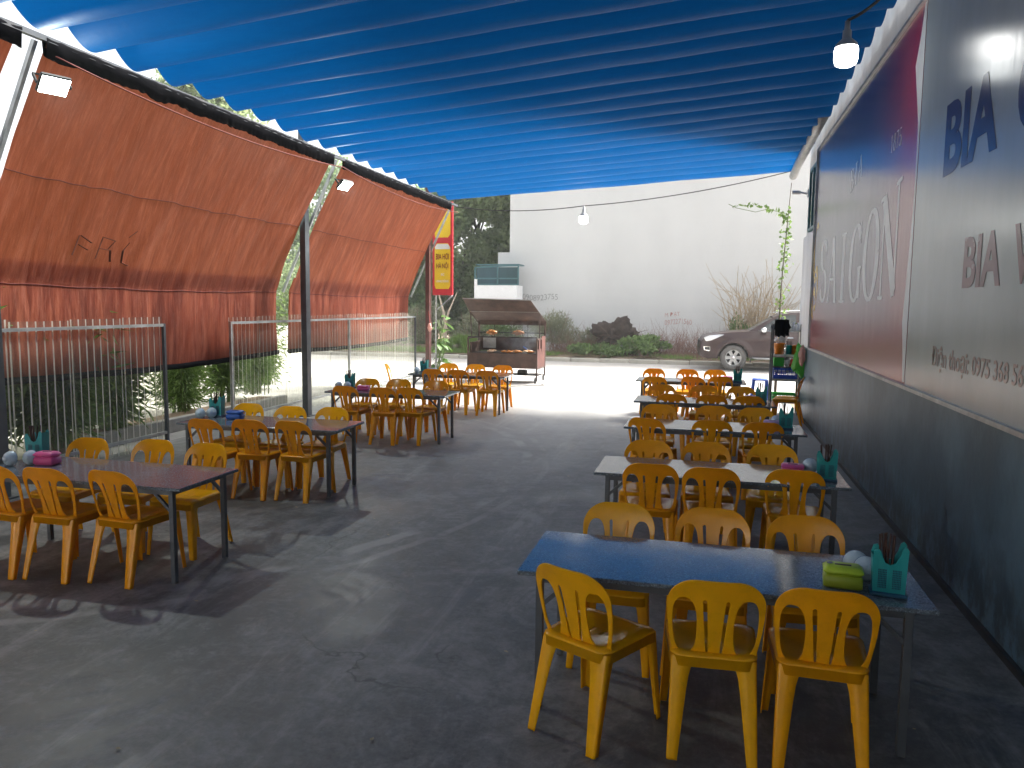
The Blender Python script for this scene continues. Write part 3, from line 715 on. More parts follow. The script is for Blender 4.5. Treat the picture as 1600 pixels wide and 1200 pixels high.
# ------------------------------------------------------------------ posts, top rail, orange roller screens
POST = (5.80, 11.65, 17.50)
plab = ('grey steel post with slanted bar at the far left picture edge', 'dark blue grey steel post with slanted bar between the two long orange screens', 'brown red post with slanted bar beside the vertical beer sign')
for k, y in enumerate(POST):
    p = thing('support_post', plab[k], 'post', (-6.5, y, 0), 0, 'posts carrying the orange screens')
    MB().box((0, 0, 2.35), (0.10, 0.14, 4.7), bev=0.006).mk('post', M['post_brown'] if k == 2 else M['steel'], p)
    MB().bar((0.53, .13, 4.24), (-0.50, .13, 2.08), 0.04, 0.04).mk('slanted_bar', M['galv'], p)
    MB().box((0.0, .08, 3.17), (0.07, .07, .10)).mk('clamp', M['steel'], p)
    MB().box((0, 0, 0.008), (0.2, 0.2, 0.016)).mk('base_plate', M['steel'], p)
tr_ = tag(MB().bar((-5.93, -3, 4.27), (-5.93, 17.95, 4.27), 0.05, 0.05).mk('screen_rail', M['steel']), 'dark steel rail along the top edge of the orange screens', 'rail')
def screen(y0, y1, label, seed):
    s = thing('roller_screen', label, 'awning', (0, 0, 0), 0, 'orange tarpaulin screens hung on the left side')
    ny_, nz_ = int((y1-y0)*34), 46; L1 = 2.42; L2 = 1.06
    vs = []
    rnd = random.Random(seed); ph = rnd.uniform(0, 9)
    def pt(y, s_):   # s_: arc length from the top
        e = min(y-y0, y1-y)
        if s_ < L1:
            t = s_/L1; x = lerp(-5.93, -6.98, t); z = lerp(4.25, 2.10, t)
            b = 0.09*math.sin(PI*t); x -= b*0.9; z -= b*0.4
        else:
            t = (s_-L1)/L2; x = -6.98-0.03*t; z = 2.10-L2*t
        f = noise.noise((y*2.1+s_*0.75, s_*.22, seed))*0.045+noise.noise((y*6.5+s_*2.2, s_*.5, seed+4))*0.020+noise.noise((y*13+s_*4, s_*1.1, seed+9))*0.007
        amp = 0.35+0.75*min(1, s_/1.2) if s_ < L1 else 0.8
        inw = 0.035*math.sin(PI*min(1, s_/(L1+L2)))*math.exp(-e/0.35)
        yy = y + (inw if y-y0 < y1-y else -inw)
        sagy = -0.05*math.sin(PI*(y-y0)/(y1-y0))*(s_/(L1+L2))
        return (x+f*amp, yy, z+sagy+f*0.3)
    for j in range(ny_+1):
        for i in range(nz_+1): vs.append(pt(lerp(y0, y1, j/ny_), (L1+L2)*i/nz_))
    fs = [(j*(nz_+1)+i, j*(nz_+1)+i+1, (j+1)*(nz_+1)+i+1, (j+1)*(nz_+1)+i) for j in range(ny_) for i in range(nz_)]
    put('fabric', mesh('fabric', vs, fs, M['screen'], True), s)
    # second layer added behind the lower strip to block light and darken it
    vb = [(lambda q: (q[0]-.035, q[1], q[2]))(pt(lerp(y0+.02, y1-.02, j/ny_), lerp(L1-.28, L1+L2-.02, i/14))) for j in range(ny_+1) for i in range(15)]
    put('lower_shade_layer', mesh('lower_shade_layer', vb, [(j*15+i, j*15+i+1, (j+1)*15+i+1, (j+1)*15+i) for j in range(ny_) for i in range(14)], M['screen'], True), s)
    # black sleeve rolled round the rail, frayed, and the black hem at the foot
    mb = MB(); n = ny_*2
    ring = []
    for j in range(n+1):
        y = lerp(y0-.02, y1+.02, j/n)
        for k in range(10):
            a = 2*PI*k/10; r = 0.030+0.008*noise.noise((y*9, k*1.3, seed)); hang = 0.12+0.04*noise.noise((y*3, 1, seed))+0.02*noise.noise((y*14, 2, seed)) if 6 <= k <= 8 else 0
            ring.append((-5.93+r*math.cos(a), y, 4.262+r*math.sin(a)-hang))
    mb.add(ring, [(j*10+k, j*10+(k+1) % 10, (j+1)*10+(k+1) % 10, (j+1)*10+k) for j in range(n) for k in range(10)])
    mb.mk('top_sleeve', M['black_cloth'], s, True)
    for nm, sl, r, m in (('seam', 0.50*L1, .006, M['seam']), ('seam', L1+.02, .005, M['seam']), ('bottom_hem', L1+L2-.03, .042, M['black_cloth'])):
        pts = []
        for j in range(ny_+1):
            q = Vector(pt(lerp(y0, y1, j/ny_), sl)); q.x += 0.006; pts.append(q)
        MB().tube(pts, r, 6).mk(nm, m, s, True)
    return s
screen(-1.0, 5.72, 'orange tarpaulin screen sliver left of the first slanted bar', 3)
s1 = screen(6.02, 11.58, 'longest orange tarpaulin screen, behind the two nearest left tables', 17)
screen(11.98, 17.45, 'farther orange tarpaulin screen ending beside the vertical beer sign', 31)
# faint smeared handwriting on the middle screen
fm_ = MB()
for a, b in (((7.16, 2.62), (7.13, 2.40)), ((7.18, 2.62), (7.36, 2.55)), ((7.18, 2.52), (7.33, 2.47)), ((7.50, 2.62), (7.47, 2.38)), ((7.50, 2.63), (7.70, 2.60)), ((7.70, 2.60), (7.62, 2.50)), ((7.49, 2.50), (7.66, 2.49)), ((7.66, 2.49), (7.70, 2.36)), ((7.93, 2.60), (7.86, 2.50)), ((7.86, 2.50), (7.88, 2.36)), ((7.88, 2.36), (8.0, 2.33)), ((7.90, 2.66), (8.0, 2.74))):
    def px(y, z):
        t = (4.25-z)/2.15; return -5.93-1.05*t-0.081*math.sin(PI*t)+0.045
    fm_.bar((px(*a), a[0], a[1]), (px(*b), b[0], b[1]), 0.022, 0.004)
fm_.mk('handwriting', M['smudge'], s1)
# sagging rope in front of the screens
def cable(name, pts, sag, r, label, cat, m='cable', n=26):
    P = []
    for k in range(len(pts)-1):
        a, b = Vector(pts[k]), Vector(pts[k+1])
        for i in range(n+(k == len(pts)-2)):
            t = i/n; p = a.lerp(b, t); p.z -= sag*4*t*(1-t); P.append(p)
    return tag(MB().tube(P, r, 5).mk(name, M[m], None, True), label, cat)
cable('rope', [(-5.86, 6.05, 4.12), (-5.86, 11.8, 4.12), (-5.86, 17.8, 4.10)], 0.13, 0.008, 'thin dark rope sagging along the upper part of the orange screens', 'rope', 'seam')
cable('power_cable', [(-5.9, 17.7, 4.22), (-2.62, 16.5, 4.02), (1.62, 16.4, 4.62)], 0.10, 0.010, 'black power cable carrying the far bulb across the yard entrance', 'cable')
cable('power_cable', [(1.03, 7.0, 4.24), (1.25, 6.75, 4.33), (1.60, 6.5, 4.42)], 0.02, 0.013, 'twisted black cable running from the near bulb to the wall sign', 'cable')

# ------------------------------------------------------------------ lamps
def floodlight(loc, label, power, aim):
    f = thing('floodlight', label, 'lamp', loc, 0, 'floodlights clamped to the screen posts')
    q = (Vector(aim)-Vector(loc)).to_track_quat('-Z', 'Y'); T = q.to_matrix().to_4x4()
    MB().box((0, 0, 0.012), (0.26, 0.20, 0.045), bev=0.012, T=T).mk('housing', M['lamp_black'], f)
    MB().box((0, 0, -0.0135), (0.235, 0.175, 0.005), T=T).mk('lens', M['glow_flood'], f)
    fn = MB()
    for i in range(7): fn.box((-.09+.03*i, 0, 0.05), (0.006, 0.15, 0.03), T=T)
    fn.mk('cooling_fins', M['lamp_black'], f)
    br = MB()
    br.bar((T @ Vector((-.145, 0, 0))), (T @ Vector((-.145, 0, .12))), .012, .03).bar((T @ Vector((.145, 0, 0))), (T @ Vector((.145, 0, .12))), .012, .03).bar((T @ Vector((-.145, 0, .12))), (T @ Vector((.145, 0, .12))), .03, .012)
    br.mk('bracket', M['lamp_black'], f)
    ld = bpy.data.lights.new('floodlight_beam', 'AREA'); ld.shape = 'RECTANGLE'; ld.size = 0.12; ld.size_y = 0.10
    ld.energy = power; ld.color = (0.90, 1.0, 0.94)
    lo = bpy.data.objects.new('floodlight_beam', ld); COL.objects.link(lo); lo.parent = f
    lo.matrix_local = Matrix.Translation(T @ Vector((0, 0, -0.03))) @ T
    return f
floodlight((-5.87, 6.02, 3.86), 'lit black floodlight on the slanted bar at top left', 11, (-2.8, 4.6, 0.0))
floodlight((-5.93, 12.0, 3.86), 'lit smaller looking floodlight on the bar between the orange screens', 10, (-2.6, 11.2, 0.0))
def bulb(loc, label, power, r):
    b = thing('light_bulb', label, 'lamp', loc, 0, 'hanging white bulbs')
    MB().lathe([(0.001, -1.02*r), (.55*r, -.97*r), (.86*r, -.8*r), (.98*r, -.4*r), (1.0*r, .3*r), (.93*r, .62*r)], 20).mk('glowing_cover', M['glow_bulb'], b, True)
    MB().lathe([(.95*r, .60*r), (.9*r, .85*r), (.5*r, 1.25*r), (.38*r, 1.35*r), (.36*r, 2.0*r), (.24*r, 2.1*r), (.2*r, 2.8*r), (0.001, 2.82*r)], 16).mk('socket', M['lamp_grey'], b, True)
    ld = bpy.data.lights.new('bulb_light', 'POINT'); ld.energy = power; ld.shadow_soft_size = r; ld.color = (0.97, 1.0, 0.97)
    lo = bpy.data.objects.new('bulb_light', ld); COL.objects.link(lo); lo.parent = b; lo.location = (0, 0, -1.1*r-0.07)
    return b
bulb((1.03, 7.0, 3.97), 'large lit bulb hanging near the top of the wall sign', 0.5, 0.095)
bulb((-2.62, 16.5, 3.74), 'lit bulb hanging from the cable in front of the far white wall', 3, 0.10)

# ------------------------------------------------------------------ corrugated fence panels
def fence(y0, y1, posts, label):
    f = thing('fence_panel', label, 'fence', (-6.8, y0, 0), 0, 'corrugated clear plastic fence panels')
    L = y1-y0
    MB().bar((.03, 0, 1.60), (.03, L, 1.60), 0.035, 0.035).mk('top_rail', M['galv'], f)
    MB().bar((.03, 0, 0.21), (.03, L, 0.21), 0.035, 0.035).mk('bottom_rail', M['galv'], f)
    for p in posts: MB().bar((.03, p-y0, 0), (.03, p-y0, 1.62), 0.038, 0.038).mk('upright', M['steel'] if p == posts[-1] else M['galv'], f)
    w_ = 0.83; k = 0; y = 0.0; pit = 0.105
    while y < L-.05:
        yw = min(w_, L-y); n = int(yw/pit*8); vs = []; fm2 = []; nz = 3
        for i in range(n+1):
            s_ = i*pit/8; a = 2*PI*s_/pit
            x = 0.012*math.cos(a)+(0.004 if k % 2 else 0)-.004
            for z in (0.04, 0.9, 1.68+0.012*(k % 3)): vs.append((x, y+s_, z))
        fs = []
        for i in range(n):
            ph = (i+.5) % 8
            for q in range(2):
                fs.append((i*3+q, (i+1)*3+q, (i+1)*3+q+1, i*3+q+1)); fm2.append(0 if 1.0 < ph < 4.0 else 1)
        put('plastic_sheet', mesh('plastic_sheet', vs, fs, [M['milky'], M['clear']], True, fm2), f, (random.uniform(-.003, .003), 0, 0))
        y += w_-0.05; k += 1
    return f
fence(3.9, 8.52, (3.95, 6.0, 8.5), 'clear corrugated plastic fence panel behind the nearest left table')
fence(9.92, 17.35, (9.94, 13.8, 17.33), 'long clear corrugated plastic fence panel behind the three farther left tables')

# ------------------------------------------------------------------ chairs
def build_chair(mat, label):
    ch = thing('plastic_chair', label, 'chair', (0, 0, 0), 0, 'yellow plastic chairs around the tables')
    def f(u, v):
        hw = 0.172+0.030*math.sin(min(1, v/.26)*PI/2)
        d = rbox(u, v, 0, 0.05, hw, 0.32, 0.125)
        d = max(d, -v)
        for s_ in (-1, 1):
            q = (abs((s_*u-(.120+.012*(v/.3)))/(.047+.006*v/.3))**2.5+abs((v-.142)/.138)**2.5)**(1/2.5)-1
            d = max(d, -q*.05)
            d = max(d, -capsule(u, v, s_*.047, .268, s_*.029, .018, .0085, .0050))
        return d
    V, F = sdf_sheet(f, -.21, .21, -.001, .375, 92, 56)
    def outer(u, v):
        hw = 0.172+0.030*math.sin(min(1, v/.26)*PI/2); return -rbox(u, v, 0, 0.05, hw, 0.32, 0.125)
    def mp(u, v):
        rim = -0.013*math.exp(-max(0, outer(u, v))/0.010)
        c = 1-(u/.2)**2
        y = -.128-.088*max(0,v/.37)**1.1-.036*c*(0.55+.45*v/.37)+0.004*math.sin(v/.37*PI)
        if v < .05: y += .010*(1-v/.05)
        return Vector((u*(1-.03*v), y-rim*0.6-0.010*math.exp(-max(0, outer(u, v))/0.012), .418+v*0.985))
    vs, fs = thick(V, F, mp, 0.0065)
    bk = put('backrest', mesh('backrest', vs, fs, mat, True), ch)
    # seat
    def g(u, v):
        hw = lerp(.178, .205, (v+.18)/.40)
        d = rbox(u, v, 0, .02, hw, .20, .05)
        for s_ in (-1, 1): d = max(d, -capsule(u, v, s_*.035, -.02, s_*.035, .04, .003, .003))
        return d
    V, F = sdf_sheet(g, -.21, .21, -.19, .23, 26, 26)
    def gd(u, v):
        hw = lerp(.178, .205, (v+.18)/.40); return max(0, -rbox(u, v, 0, .02, hw, .20, .05))
    def ms(u, v):
        e = gd(u, v)
        z = .437-.020*max(0, 1-(u/.16)**2)*max(0, 1-((v-.0)/.17)**2)
        z -= .016*math.exp(-e/.012)
        if v > .12: z -= .012*((v-.12)/.1)**2
        return Vector((u, v, z))
    vs, fs = thick(V, F, ms, 0.005)
    n = len(V)
    for a, b in border(F):
        if gd(*V[a]) > .004 or gd(*V[b]) > .004: continue
        pa, pb = vs[a+n], vs[b+n]; o = len(vs)
        for p, k in ((pa, 1.0), (pb, 1.0)):
            c = Vector((p.x*1.012, p.y if p.y < .02 else p.y+.002, p.z-.042)); vs.append(c)
        for p in (pa, pb): vs.append(Vector((p.x*.985, .02+(p.y-.02)*.985, p.z-.042)))
        for p in (pa, pb): vs.append(Vector((p.x*.975, .02+(p.y-.02)*.975, p.z-.002)))
        fs += [[b+n, a+n, o, o+1], [o+1, o, o+2, o+3], [o+3, o+2, o+4, o+5]]
    # tidy duplicated skirt corners
    st_ = put('seat', mesh('seat', vs, fs, mat, True), ch)
    import bmesh
    bm = bmesh.new(); bm.from_mesh(st_.data); bmesh.ops.remove_doubles(bm, verts=bm.verts, dist=1e-5); bm.to_mesh(st_.data); bm.free()
    for p in st_.data.polygons: p.use_smooth = True
    # legs: tapered angle sections flaring into the skirt
    for sx in (-1, 1):
        for rear in (1, 0):
            top = Vector((sx*(.176 if rear else .196), -.165 if rear else .205, .425))
            foot = Vector((sx*(.186 if rear else .218), -.262 if rear else .235, 0.0)); sy = 1 if rear else -1
            vs = []; fs = []; levels = [0, .012, .1, .2, .28, .34, .37, .39, .405, .416]
            prof_n = None
            for z in levels:
                t = z/.425; c = foot.lerp(top, t)
                flare = .050*math.exp(-(.425-z)/.028)
                ax = (.045+.036*t if rear else .036+.022*t)+flare; ay = (.030+.020*t if rear else .038+.018*t)+flare*.8
                r = .012; th = .0055; pr = []
                # outer: end of x arm -> corner -> end of y arm
                pr.append((-ax, 0)); pr.append((-ax*.5, .0015))
                for k in range(4):
                    a = PI/2*k/3; pr.append((-r+r*math.sin(a), r-r*math.cos(a)))
                pr.append((-.0015, ay*.5)); pr.append((0, ay))
                pr.append((-th, ay))
                for k in range(3):
                    a = PI/2*(2-k)/2; pr.append((-r+(r-th)*math.sin(a), r-(r-th)*math.cos(a)))
                pr.append((-ax, th))
                prof_n = len(pr)
                for px_, py_ in pr: vs.append((c.x+sx*px_, c.y+sy*py_, z if z > 0 else 0))
            for i in range(len(levels)-1):
                for k in range(prof_n):
                    q = (i*prof_n+k, i*prof_n+(k+1) % prof_n, (i+1)*prof_n+(k+1) % prof_n, (i+1)*prof_n+k)
                    fs.append(q if sx*sy > 0 else q[::-1])
            q = tuple(range(prof_n)); fs.append(q[::-1] if sx*sy > 0 else q)
            lm = mesh('leg', vs, fs, mat, True)
            put('leg', lm, ch)
    return ch
protos = {k: build_chair(M['chair_'+k], 'x') for k in 'abc'}
used = set()
def chair(x, y, rz, k, label):
    if k not in used:
        used.add(k); c = protos[k]; c.location = (x, y, 0.004); c.rotation_euler = (0, 0, rz); c['label'] = label; return c
    return clone(protos[k], (x, y, 0.004), rz, label)

R = math.radians
TAB = {  # name: (x0, x1, y0, y1, chairs near (x, y, deg, tint), chairs far, words)
 'R1': (-.81, .96, 3.38, 4.02, [(-.44, 3.36, -27, 'b'), (.07, 3.40, 3, 'b'), (.52, 3.42, -2, 'a')], [(-.44, 4.06, 180, 'b'), (.06, 4.09, 176, 'a'), (.56, 4.07, 183, 'a')], 'the nearest right table'),
 'R2': (-.79, 1.02, 5.58, 6.26, [(-.36, 5.72, 2, 'c'), (.07, 5.70, 0, 'c'), (.65, 5.80, -3, 'a')], [(-.43, 6.20, 180, 'a'), (.04, 6.27, 183, 'a'), (.55, 6.30, 178, 'b')], 'the second table back on the right'),
 'R3': (-.78, .98, 7.86, 8.50, [(-.50, 7.99, -16, 'c'), (.09, 8.06, 0, 'a'), (.57, 8.06, 2, 'c')], [(-.50, 8.66, 178, 'a'), (.11, 8.72, 180, 'a'), (.58, 8.70, 182, 'b')], 'the middle table on the right'),
 'R4': (-.86, .86, 10.05, 10.70, [(-.39, 10.28, -4, 'c'), (.10, 10.34, 0, 'c'), (.55, 10.36, 2, 'a')], [(-.59, 10.98, 180, 'a'), (.00, 11.06, 180, 'a'), (.51, 11.06, 180, 'b')], 'the fourth table back on the right'),
 'R5': (-1.16, .70, 12.95, 13.60, [(-.78, 12.72, 0, 'b'), (-.13, 12.90, -14, 'c'), (.25, 13.12, 0, 'b')], [(-.89, 13.86, 180, 'a'), (-.30, 13.92, 180, 'a'), (.18, 14.0, 180, 'b')], 'the farthest right table'),
 'L1': (-5.12, -3.31, 4.28, 4.93, [(-4.68, 4.35, -4, 'c'), (-4.29, 4.37, 0, 'c'), (-3.80, 4.42, -4, 'c')], [(-4.83, 4.93, 182, 'b'), (-4.29, 5.02, 180, 'b'), (-3.80, 5.0, 176, 'b')], 'the nearest left table'),
 'L2': (-5.22, -3.44, 6.70, 7.34, [(-4.65, 6.58, -3, 'c'), (-4.24, 6.68, 0, 'c'), (-3.79, 6.72, -3, 'a')], [(-4.88, 7.25, 180, 'b'), (-4.32, 7.18, 180, 'b'), (-3.86, 7.25, 180, 'b')], 'the second table back on the left'),
 'L3': (-5.15, -3.39, 9.72, 10.40, [(-4.75, 9.76, -3, 'c'), (-4.20, 9.74, 0, 'c'), (-3.84, 9.84, -5, 'a')], [(-4.88, 10.35, 180, 'b'), (-4.42, 10.44, 180, 'b'), (-3.82, 10.40, 180, 'a')], 'the third table back on the left'),
 'L4': (-5.13, -3.32, 12.68, 13.40, [(-4.60, 12.78, 2, 'a'), (-4.14, 12.80, 0, 'a'), (-3.62, 12.80, 0, 'a')], [(-4.72, 13.62, 180, 'b'), (-4.19, 13.62, 180, 'b'), (-3.65, 13.58, 180, 'a')], 'the farthest left table'),
}
POSN = ('left', 'middle', 'right')
TINT = {'a': 'amber', 'b': 'yellow', 'c': 'orange'}
def build_table(w_, d_):
    t = thing('dining_table', 'x', 'table', (0, 0, 0), 0, 'granite topped dining tables in two rows')
    MB().box((0, 0, .659), (w_, d_, .022), 0, bev=0.003).mk('tabletop', M['granite'], t)
    fr = MB(); a, b = w_/2-.10, d_/2-.05
    for s_ in (-1, 1):
        fr.bar((-a+.02, s_*b, .628), (a-.02, s_*b, .628), .03, .036); fr.bar((s_*a, -b+.02, .628), (s_*a, b-.02, .628), .03, .036)
    fr.mk('frame', M['steel'], t)
    lm = MB().box((0, 0, .323), (.034, .034, .646), bev=.003); lme = mesh('leg', lm.v, lm.f, M['steel'])
    for sx in (-1, 1):
        for sy in (-1, 1):
            put('leg', lme, t, (sx*a, sy*b, 0)); 
            MB().bar((sx*(a-.012), sy*b, .50), (sx*(a-.13), sy*b, .612), .02, .02).mk('brace', M['steel'], t)
    return t
TL = {'R1': 'blue looking speckled granite table nearest the camera at right', 'R2': 'pale reflecting granite table, second back in the right row', 'R3': 'granite table in the middle of the right row', 'R4': 'granite table fourth back in the right row', 'R5': 'granite table farthest back on the right, by the road',
      'L1': 'dark granite table nearest the camera on the left', 'L2': 'dark granite table second back on the left, with a blue box', 'L3': 'granite table third back on the left, before the long fence', 'L4': 'granite table farthest back on the left, in front of the grill cart'}
tproto = None
for key, (x0, x1, y0, y1, near, far, words) in TAB.items():
    if tproto is None: tproto = build_table(1.78, .66); t = tproto
    else: t = clone(tproto, (0, 0, 0), 0)
    t['label'] = TL[key]; t.location = ((x0+x1)/2, (y0+y1)/2, 0.004)
    for side, lst in (('near', near), ('far', far)):
        for i, (x, y, dg, k) in enumerate(lst):
            extra = 'askew ' if abs(dg if side == 'near' else dg-180) > 10 else ''
            chair(x, y, R(dg), k, f'{extra}{TINT[k]} chair, {POSN[i]} of three, {side} side of {words}')
chair(-5.55, 13.35, R(-75), 'b', 'yellow plastic chair seen edge on at the fence end of the farthest left table')
chair(1.33, 13.25, R(78), 'a', 'yellow plastic chair backed against the blue wall beside the rack')

# ------------------------------------------------------------------ things on the tables
TZ = 0.674
def holder(x, y, rz, label, n=11):
    h = thing('chopstick_holder', label, 'holder', (x, y, TZ+.001), rz, 'teal chopstick holders at the table ends')
    # body: four walls; the broad walls have a scooped top
    prof = [(-.07, .17), (-.062, .20), (-.045, .205), (-.035, .185), (-.02, .150), (0, .140), (.02, .150), (.035, .18), (.045, .215), (.058, .225), (.07, .21)]
    mb = MB(); D = .045
    for s_ in (-1, 1):
        vs = [(px_*.9, s_*D*.9, .018) for px_, _ in prof]+[(px_, s_*D, z) for px_, z in prof]
        vs += [(px_*.9, s_*(D*.9-.004), .018) for px_, _ in prof]+[(px_, s_*(D-.004), z) for px_, z in prof]
        n_ = len(prof); fs = []
        for i in range(n_-1):
            fs += [(i, i+1, n_+i+1, n_+i), (2*n_+i+1, 2*n_+i, 3*n_+i, 3*n_+i+1), (n_+i, n_+i+1, 3*n_+i+1, 3*n_+i)]
        mb.add(vs, fs)
    for s_, z in ((-1, .17), (1, .21)):
        mb.add([(s_*.063, -.0405, .018), (s_*.063, .0405, .018), (s_*.07, .045, z), (s_*.07, -.045, z)], [(0, 1, 2, 3)])
        mb.add([(s_*.059, -.0405, .018), (s_*.059, .0405, .018), (s_*.066, .045, z), (s_*.066, -.045, z)], [(3, 2, 1, 0)])
    mb.mk('body', M['teal'], h)
    MB().box((0, 0, .009), (.145, .10, .018), bev=.004).mk('base', M['teal_dark'], h)
    g = MB()
    for i in range(6):
        for j in range(9):
            for sx in (-1, 1): g.box((sx*.028-.0145+.0058*i, -.0432-.0006*j*.35, .040+.0095*j), (.0040, .002, .0062))
    g.mk('perforation', M['teal_dark'], h)['kind'] = 'stuff'
    c = thing('chopsticks', label.replace('teal chopstick holder', 'bundle of dark chopsticks'), 'chopsticks', (x, y, TZ+.02), rz, 'bundles of chopsticks in the holders')
    rnd = random.Random(label)
    cm = MB().box((0, 0, .12), (.0055, .0055, .24)); cme = mesh('chopstick', cm.v, cm.f, M['chop'])
    for i in range(n):
        put('chopstick', cme, c, (rnd.uniform(-.035, .022), rnd.uniform(-.025, .025), .002), (rnd.uniform(-.12, .12), rnd.uniform(-.16, .12), rnd.uniform(0, 1.5)))
def tissue(x, y, rz, m, label, w_=.17, d_=.11, h_=.085, m2=None, button=False):
    b = thing('tissue_box', label, 'box', (x, y, TZ), rz, 'plastic tissue boxes on the tables')
    MB().box((0, 0, h_*.33), (w_, d_, h_*.64), bev=.010).mk('body', m2 or m, b, True)
    MB().box((0, 0, h_*.81), (w_*1.03, d_*1.03, h_*.40), bev=.016).mk('lid', m, b, True)
    MB().box((0, 0, h_*1.012), (w_*.42, .014, .004)).mk('slot', M['dark'], b)
    if button:
        MB().lathe([(.012, 0), (.013, .004), (.001, .006)], 12).mk('button', M['greybox'], b, loc=(-.055, .01, h_*1.0))
def bowl(x, y, rz, label, tilt=1.25, s_=1.0):
    o = thing('bowl', label, 'bowl', (x, y, TZ), rz, 'pale blue bowls lying on the tables')
    r = .052*s_
    pr = [(.02*s_, -.003), (.021*s_, .004), (.028*s_, .008), (.040*s_, .020), (.049*s_, .038), (r, .054), (r+.0012, .056), (r-.003, .056), (.045*s_, .038), (.03*s_, .016), (.001, .010)]
    T = Matrix.Translation((0, 0, r+.001)) @ Matrix.Rotation(-tilt-.5, 4, 'X') @ Matrix.Translation((0, 0, -.03))
    MB().lathe(pr, 26, T=T, mis=[0, 0, 0, 0, 0, 1, 1, 1, 0, 0]).mk('shell', [M['bowl'], M['bowl_rim']], o, True)
    MB().lathe([(.001, -.002), (.019*s_, -.002), (.02*s_, .001)], 20, T=T).mk('foot_ring', M['bowl'], o, True)
ITEMS = [
 ('L1', (-5.00, 4.80, .2), (-4.77, 4.66, .1, 'pink'), [(-4.98, 4.52), (-4.88, 4.60)]),
 ('L2', (-5.08, 7.18, .1), (-4.78, 7.06, .1, 'blue_box'), [(-5.16, 6.98), (-5.09, 7.08)]),
 ('L3', (-5.02, 10.25, .1), (-4.70, 10.02, .1, 'pink'), [(-5.10, 10.02), (-4.99, 10.08)]),
 ('L4', (-4.98, 13.2, .0), (-4.84, 13.22, .1, 'greybox'), [(-5.02, 12.9)]),
 ('R1', (.80, 3.52, -.12), (.625, 3.57, -.1, 'lime'), [(.71, 3.73), (.745, 3.66)]),
 ('R2', (.87, 5.80, -.1), (.66, 5.98, -.1, 'pink'), [(.79, 6.02)]),
 ('R3', (.82, 8.20, -.1), (.69, 8.28, -.1, 'lilac'), [(.74, 8.36)]),
 ('R4', (.72, 10.35, -.1), (.62, 10.58, 0, 'lilac'), []),
 ('R5', (.53, 13.2, 0), (.38, 13.42, 0, 'pink'), []),
]
CN = {'pink': 'pink', 'blue_box': 'blue', 'greybox': 'grey', 'lime': 'lime green', 'lilac': 'lilac'}
for key, hd, tb, bw in ITEMS:
    wd = TAB[key][6]
    holder(*hd, f'teal chopstick holder on {wd}')
    tissue(tb[0], tb[1], tb[2], M[tb[3]], f'{CN[tb[3]]} plastic tissue box on {wd}', m2=M['olive'] if tb[3] == 'lime' else None, button=tb[3] == 'lime', w_=.16, h_=.095 if key in ('R1', 'L1', 'L2') else .07)
    for i, (bx, by) in enumerate(bw):
        q = ('left' if i == 0 else 'right')+' of two pale blue bowls' if len(bw) == 2 else 'single pale blue bowl lying'
        bowl(bx, by, R(8*i), f'{q} on {wd}', 1.2+.1*i, 1.08)

# ------------------------------------------------------------------ rack with goods by the wall
rk = thing('storage_rack', 'dark metal storage rack full of baskets and crates against the wall end', 'rack', (1.16, 14.45, 0))
rw, rd, rh = .47, .34, 1.62
for px_, py_ in ((0, 0), (rw, 0), (0, rd), (rw, rd)):
    MB().box((px_, py_, rh/2), (.032, .032, rh)).mk('upright', M['steel'], rk)
for z in (.22, .62, 1.06, 1.50):
    MB().box((rw/2, rd/2, z), (rw-.036, rd-.036, .02)).mk('shelf', M['steel'], rk)
    MB().box((rw/2, -.0, z), (rw-.036, .02, .04)).mk('shelf_edge', M['galv'], rk)
def crate(x, y, z, w_, d_, h_, m, name, label, cat, slots=True):
    c = thing(name, label, cat, (x, y, z))
    T = .006; mb = MB()
    mb.box((0, 0, .006), (w_, d_, .012))
    nh = 7; 
    for sy in (-1, 1):
        mb.box((0, sy*(d_/2-T/2), h_-.015), (w_, T, .03)); mb.box((0, sy*(d_/2-T/2), .03), (w_, T, .04))
        for i in range(nh): mb.box((-w_/2+.008+(w_-.016)*i/(nh-1), sy*(d_/2-T/2), h_*.5), (.016, T*.9, h_-.06))
        for q in (.38, .62): mb.box((0, sy*(d_/2-T/2), h_*q), (w_, T*.8, .010))
    for sx in (-1, 1):
        mb.box((sx*(w_/2-T/2), 0, h_*.5), (T, d_-.013, h_))
    mb.mk('walls', m, c)
    MB().box((0, 0, h_-.004), (w_+.014, .014, .012)).mk('rim_bar', m, c)
    return c
rx, ry = 1.16+rw/2, 14.45+rd/2
crate(rx, ry, .232, .40, .28, .14, M['greenplastic'], 'green_crate', 'bright green slotted plastic crate on the lowest rack shelf', 'crate')
crate(rx, ry, .632, .41, .29, .20, M['blueplastic'], 'blue_crate', 'dark blue slotted plastic crate on the second rack shelf', 'crate')
def basket(x, y, z, r0, r1, h_, m, name, label, cat='basket'):
    b = thing(name, label, cat, (x, y, z))
    MB().lathe([(.001, 0), (r0, 0), (r1, h_), (r1+.008, h_), (r1+.008, h_-.012), (r1-.004, h_-.01), (r0-.006, .006), (.001, .006)], 18).mk('shell', m, b, True)
    MB().lathe([(r1+.001, h_*.6), (r1+.003, h_*.62), (r1+.001, h_*.64)], 18).mk('rim', m, b)
    return b
basket(rx-.11, ry-.02, 1.072, .075, .095, .20, M['orangeplastic'], 'orange_basket', 'orange plastic basket at the left of the upper rack shelf')
basket(rx+.05, ry-.06, 1.072, .045, .055, .17, M['teal'], 'teal_cup', 'teal plastic cup holding dark cutlery on the upper rack shelf', 'cup')
basket(rx+.16, ry-.02, 1.072, .065, .08, .17, M['orangeplastic'], 'orange_basket', 'round orange brown basket at the right of the upper rack shelf')
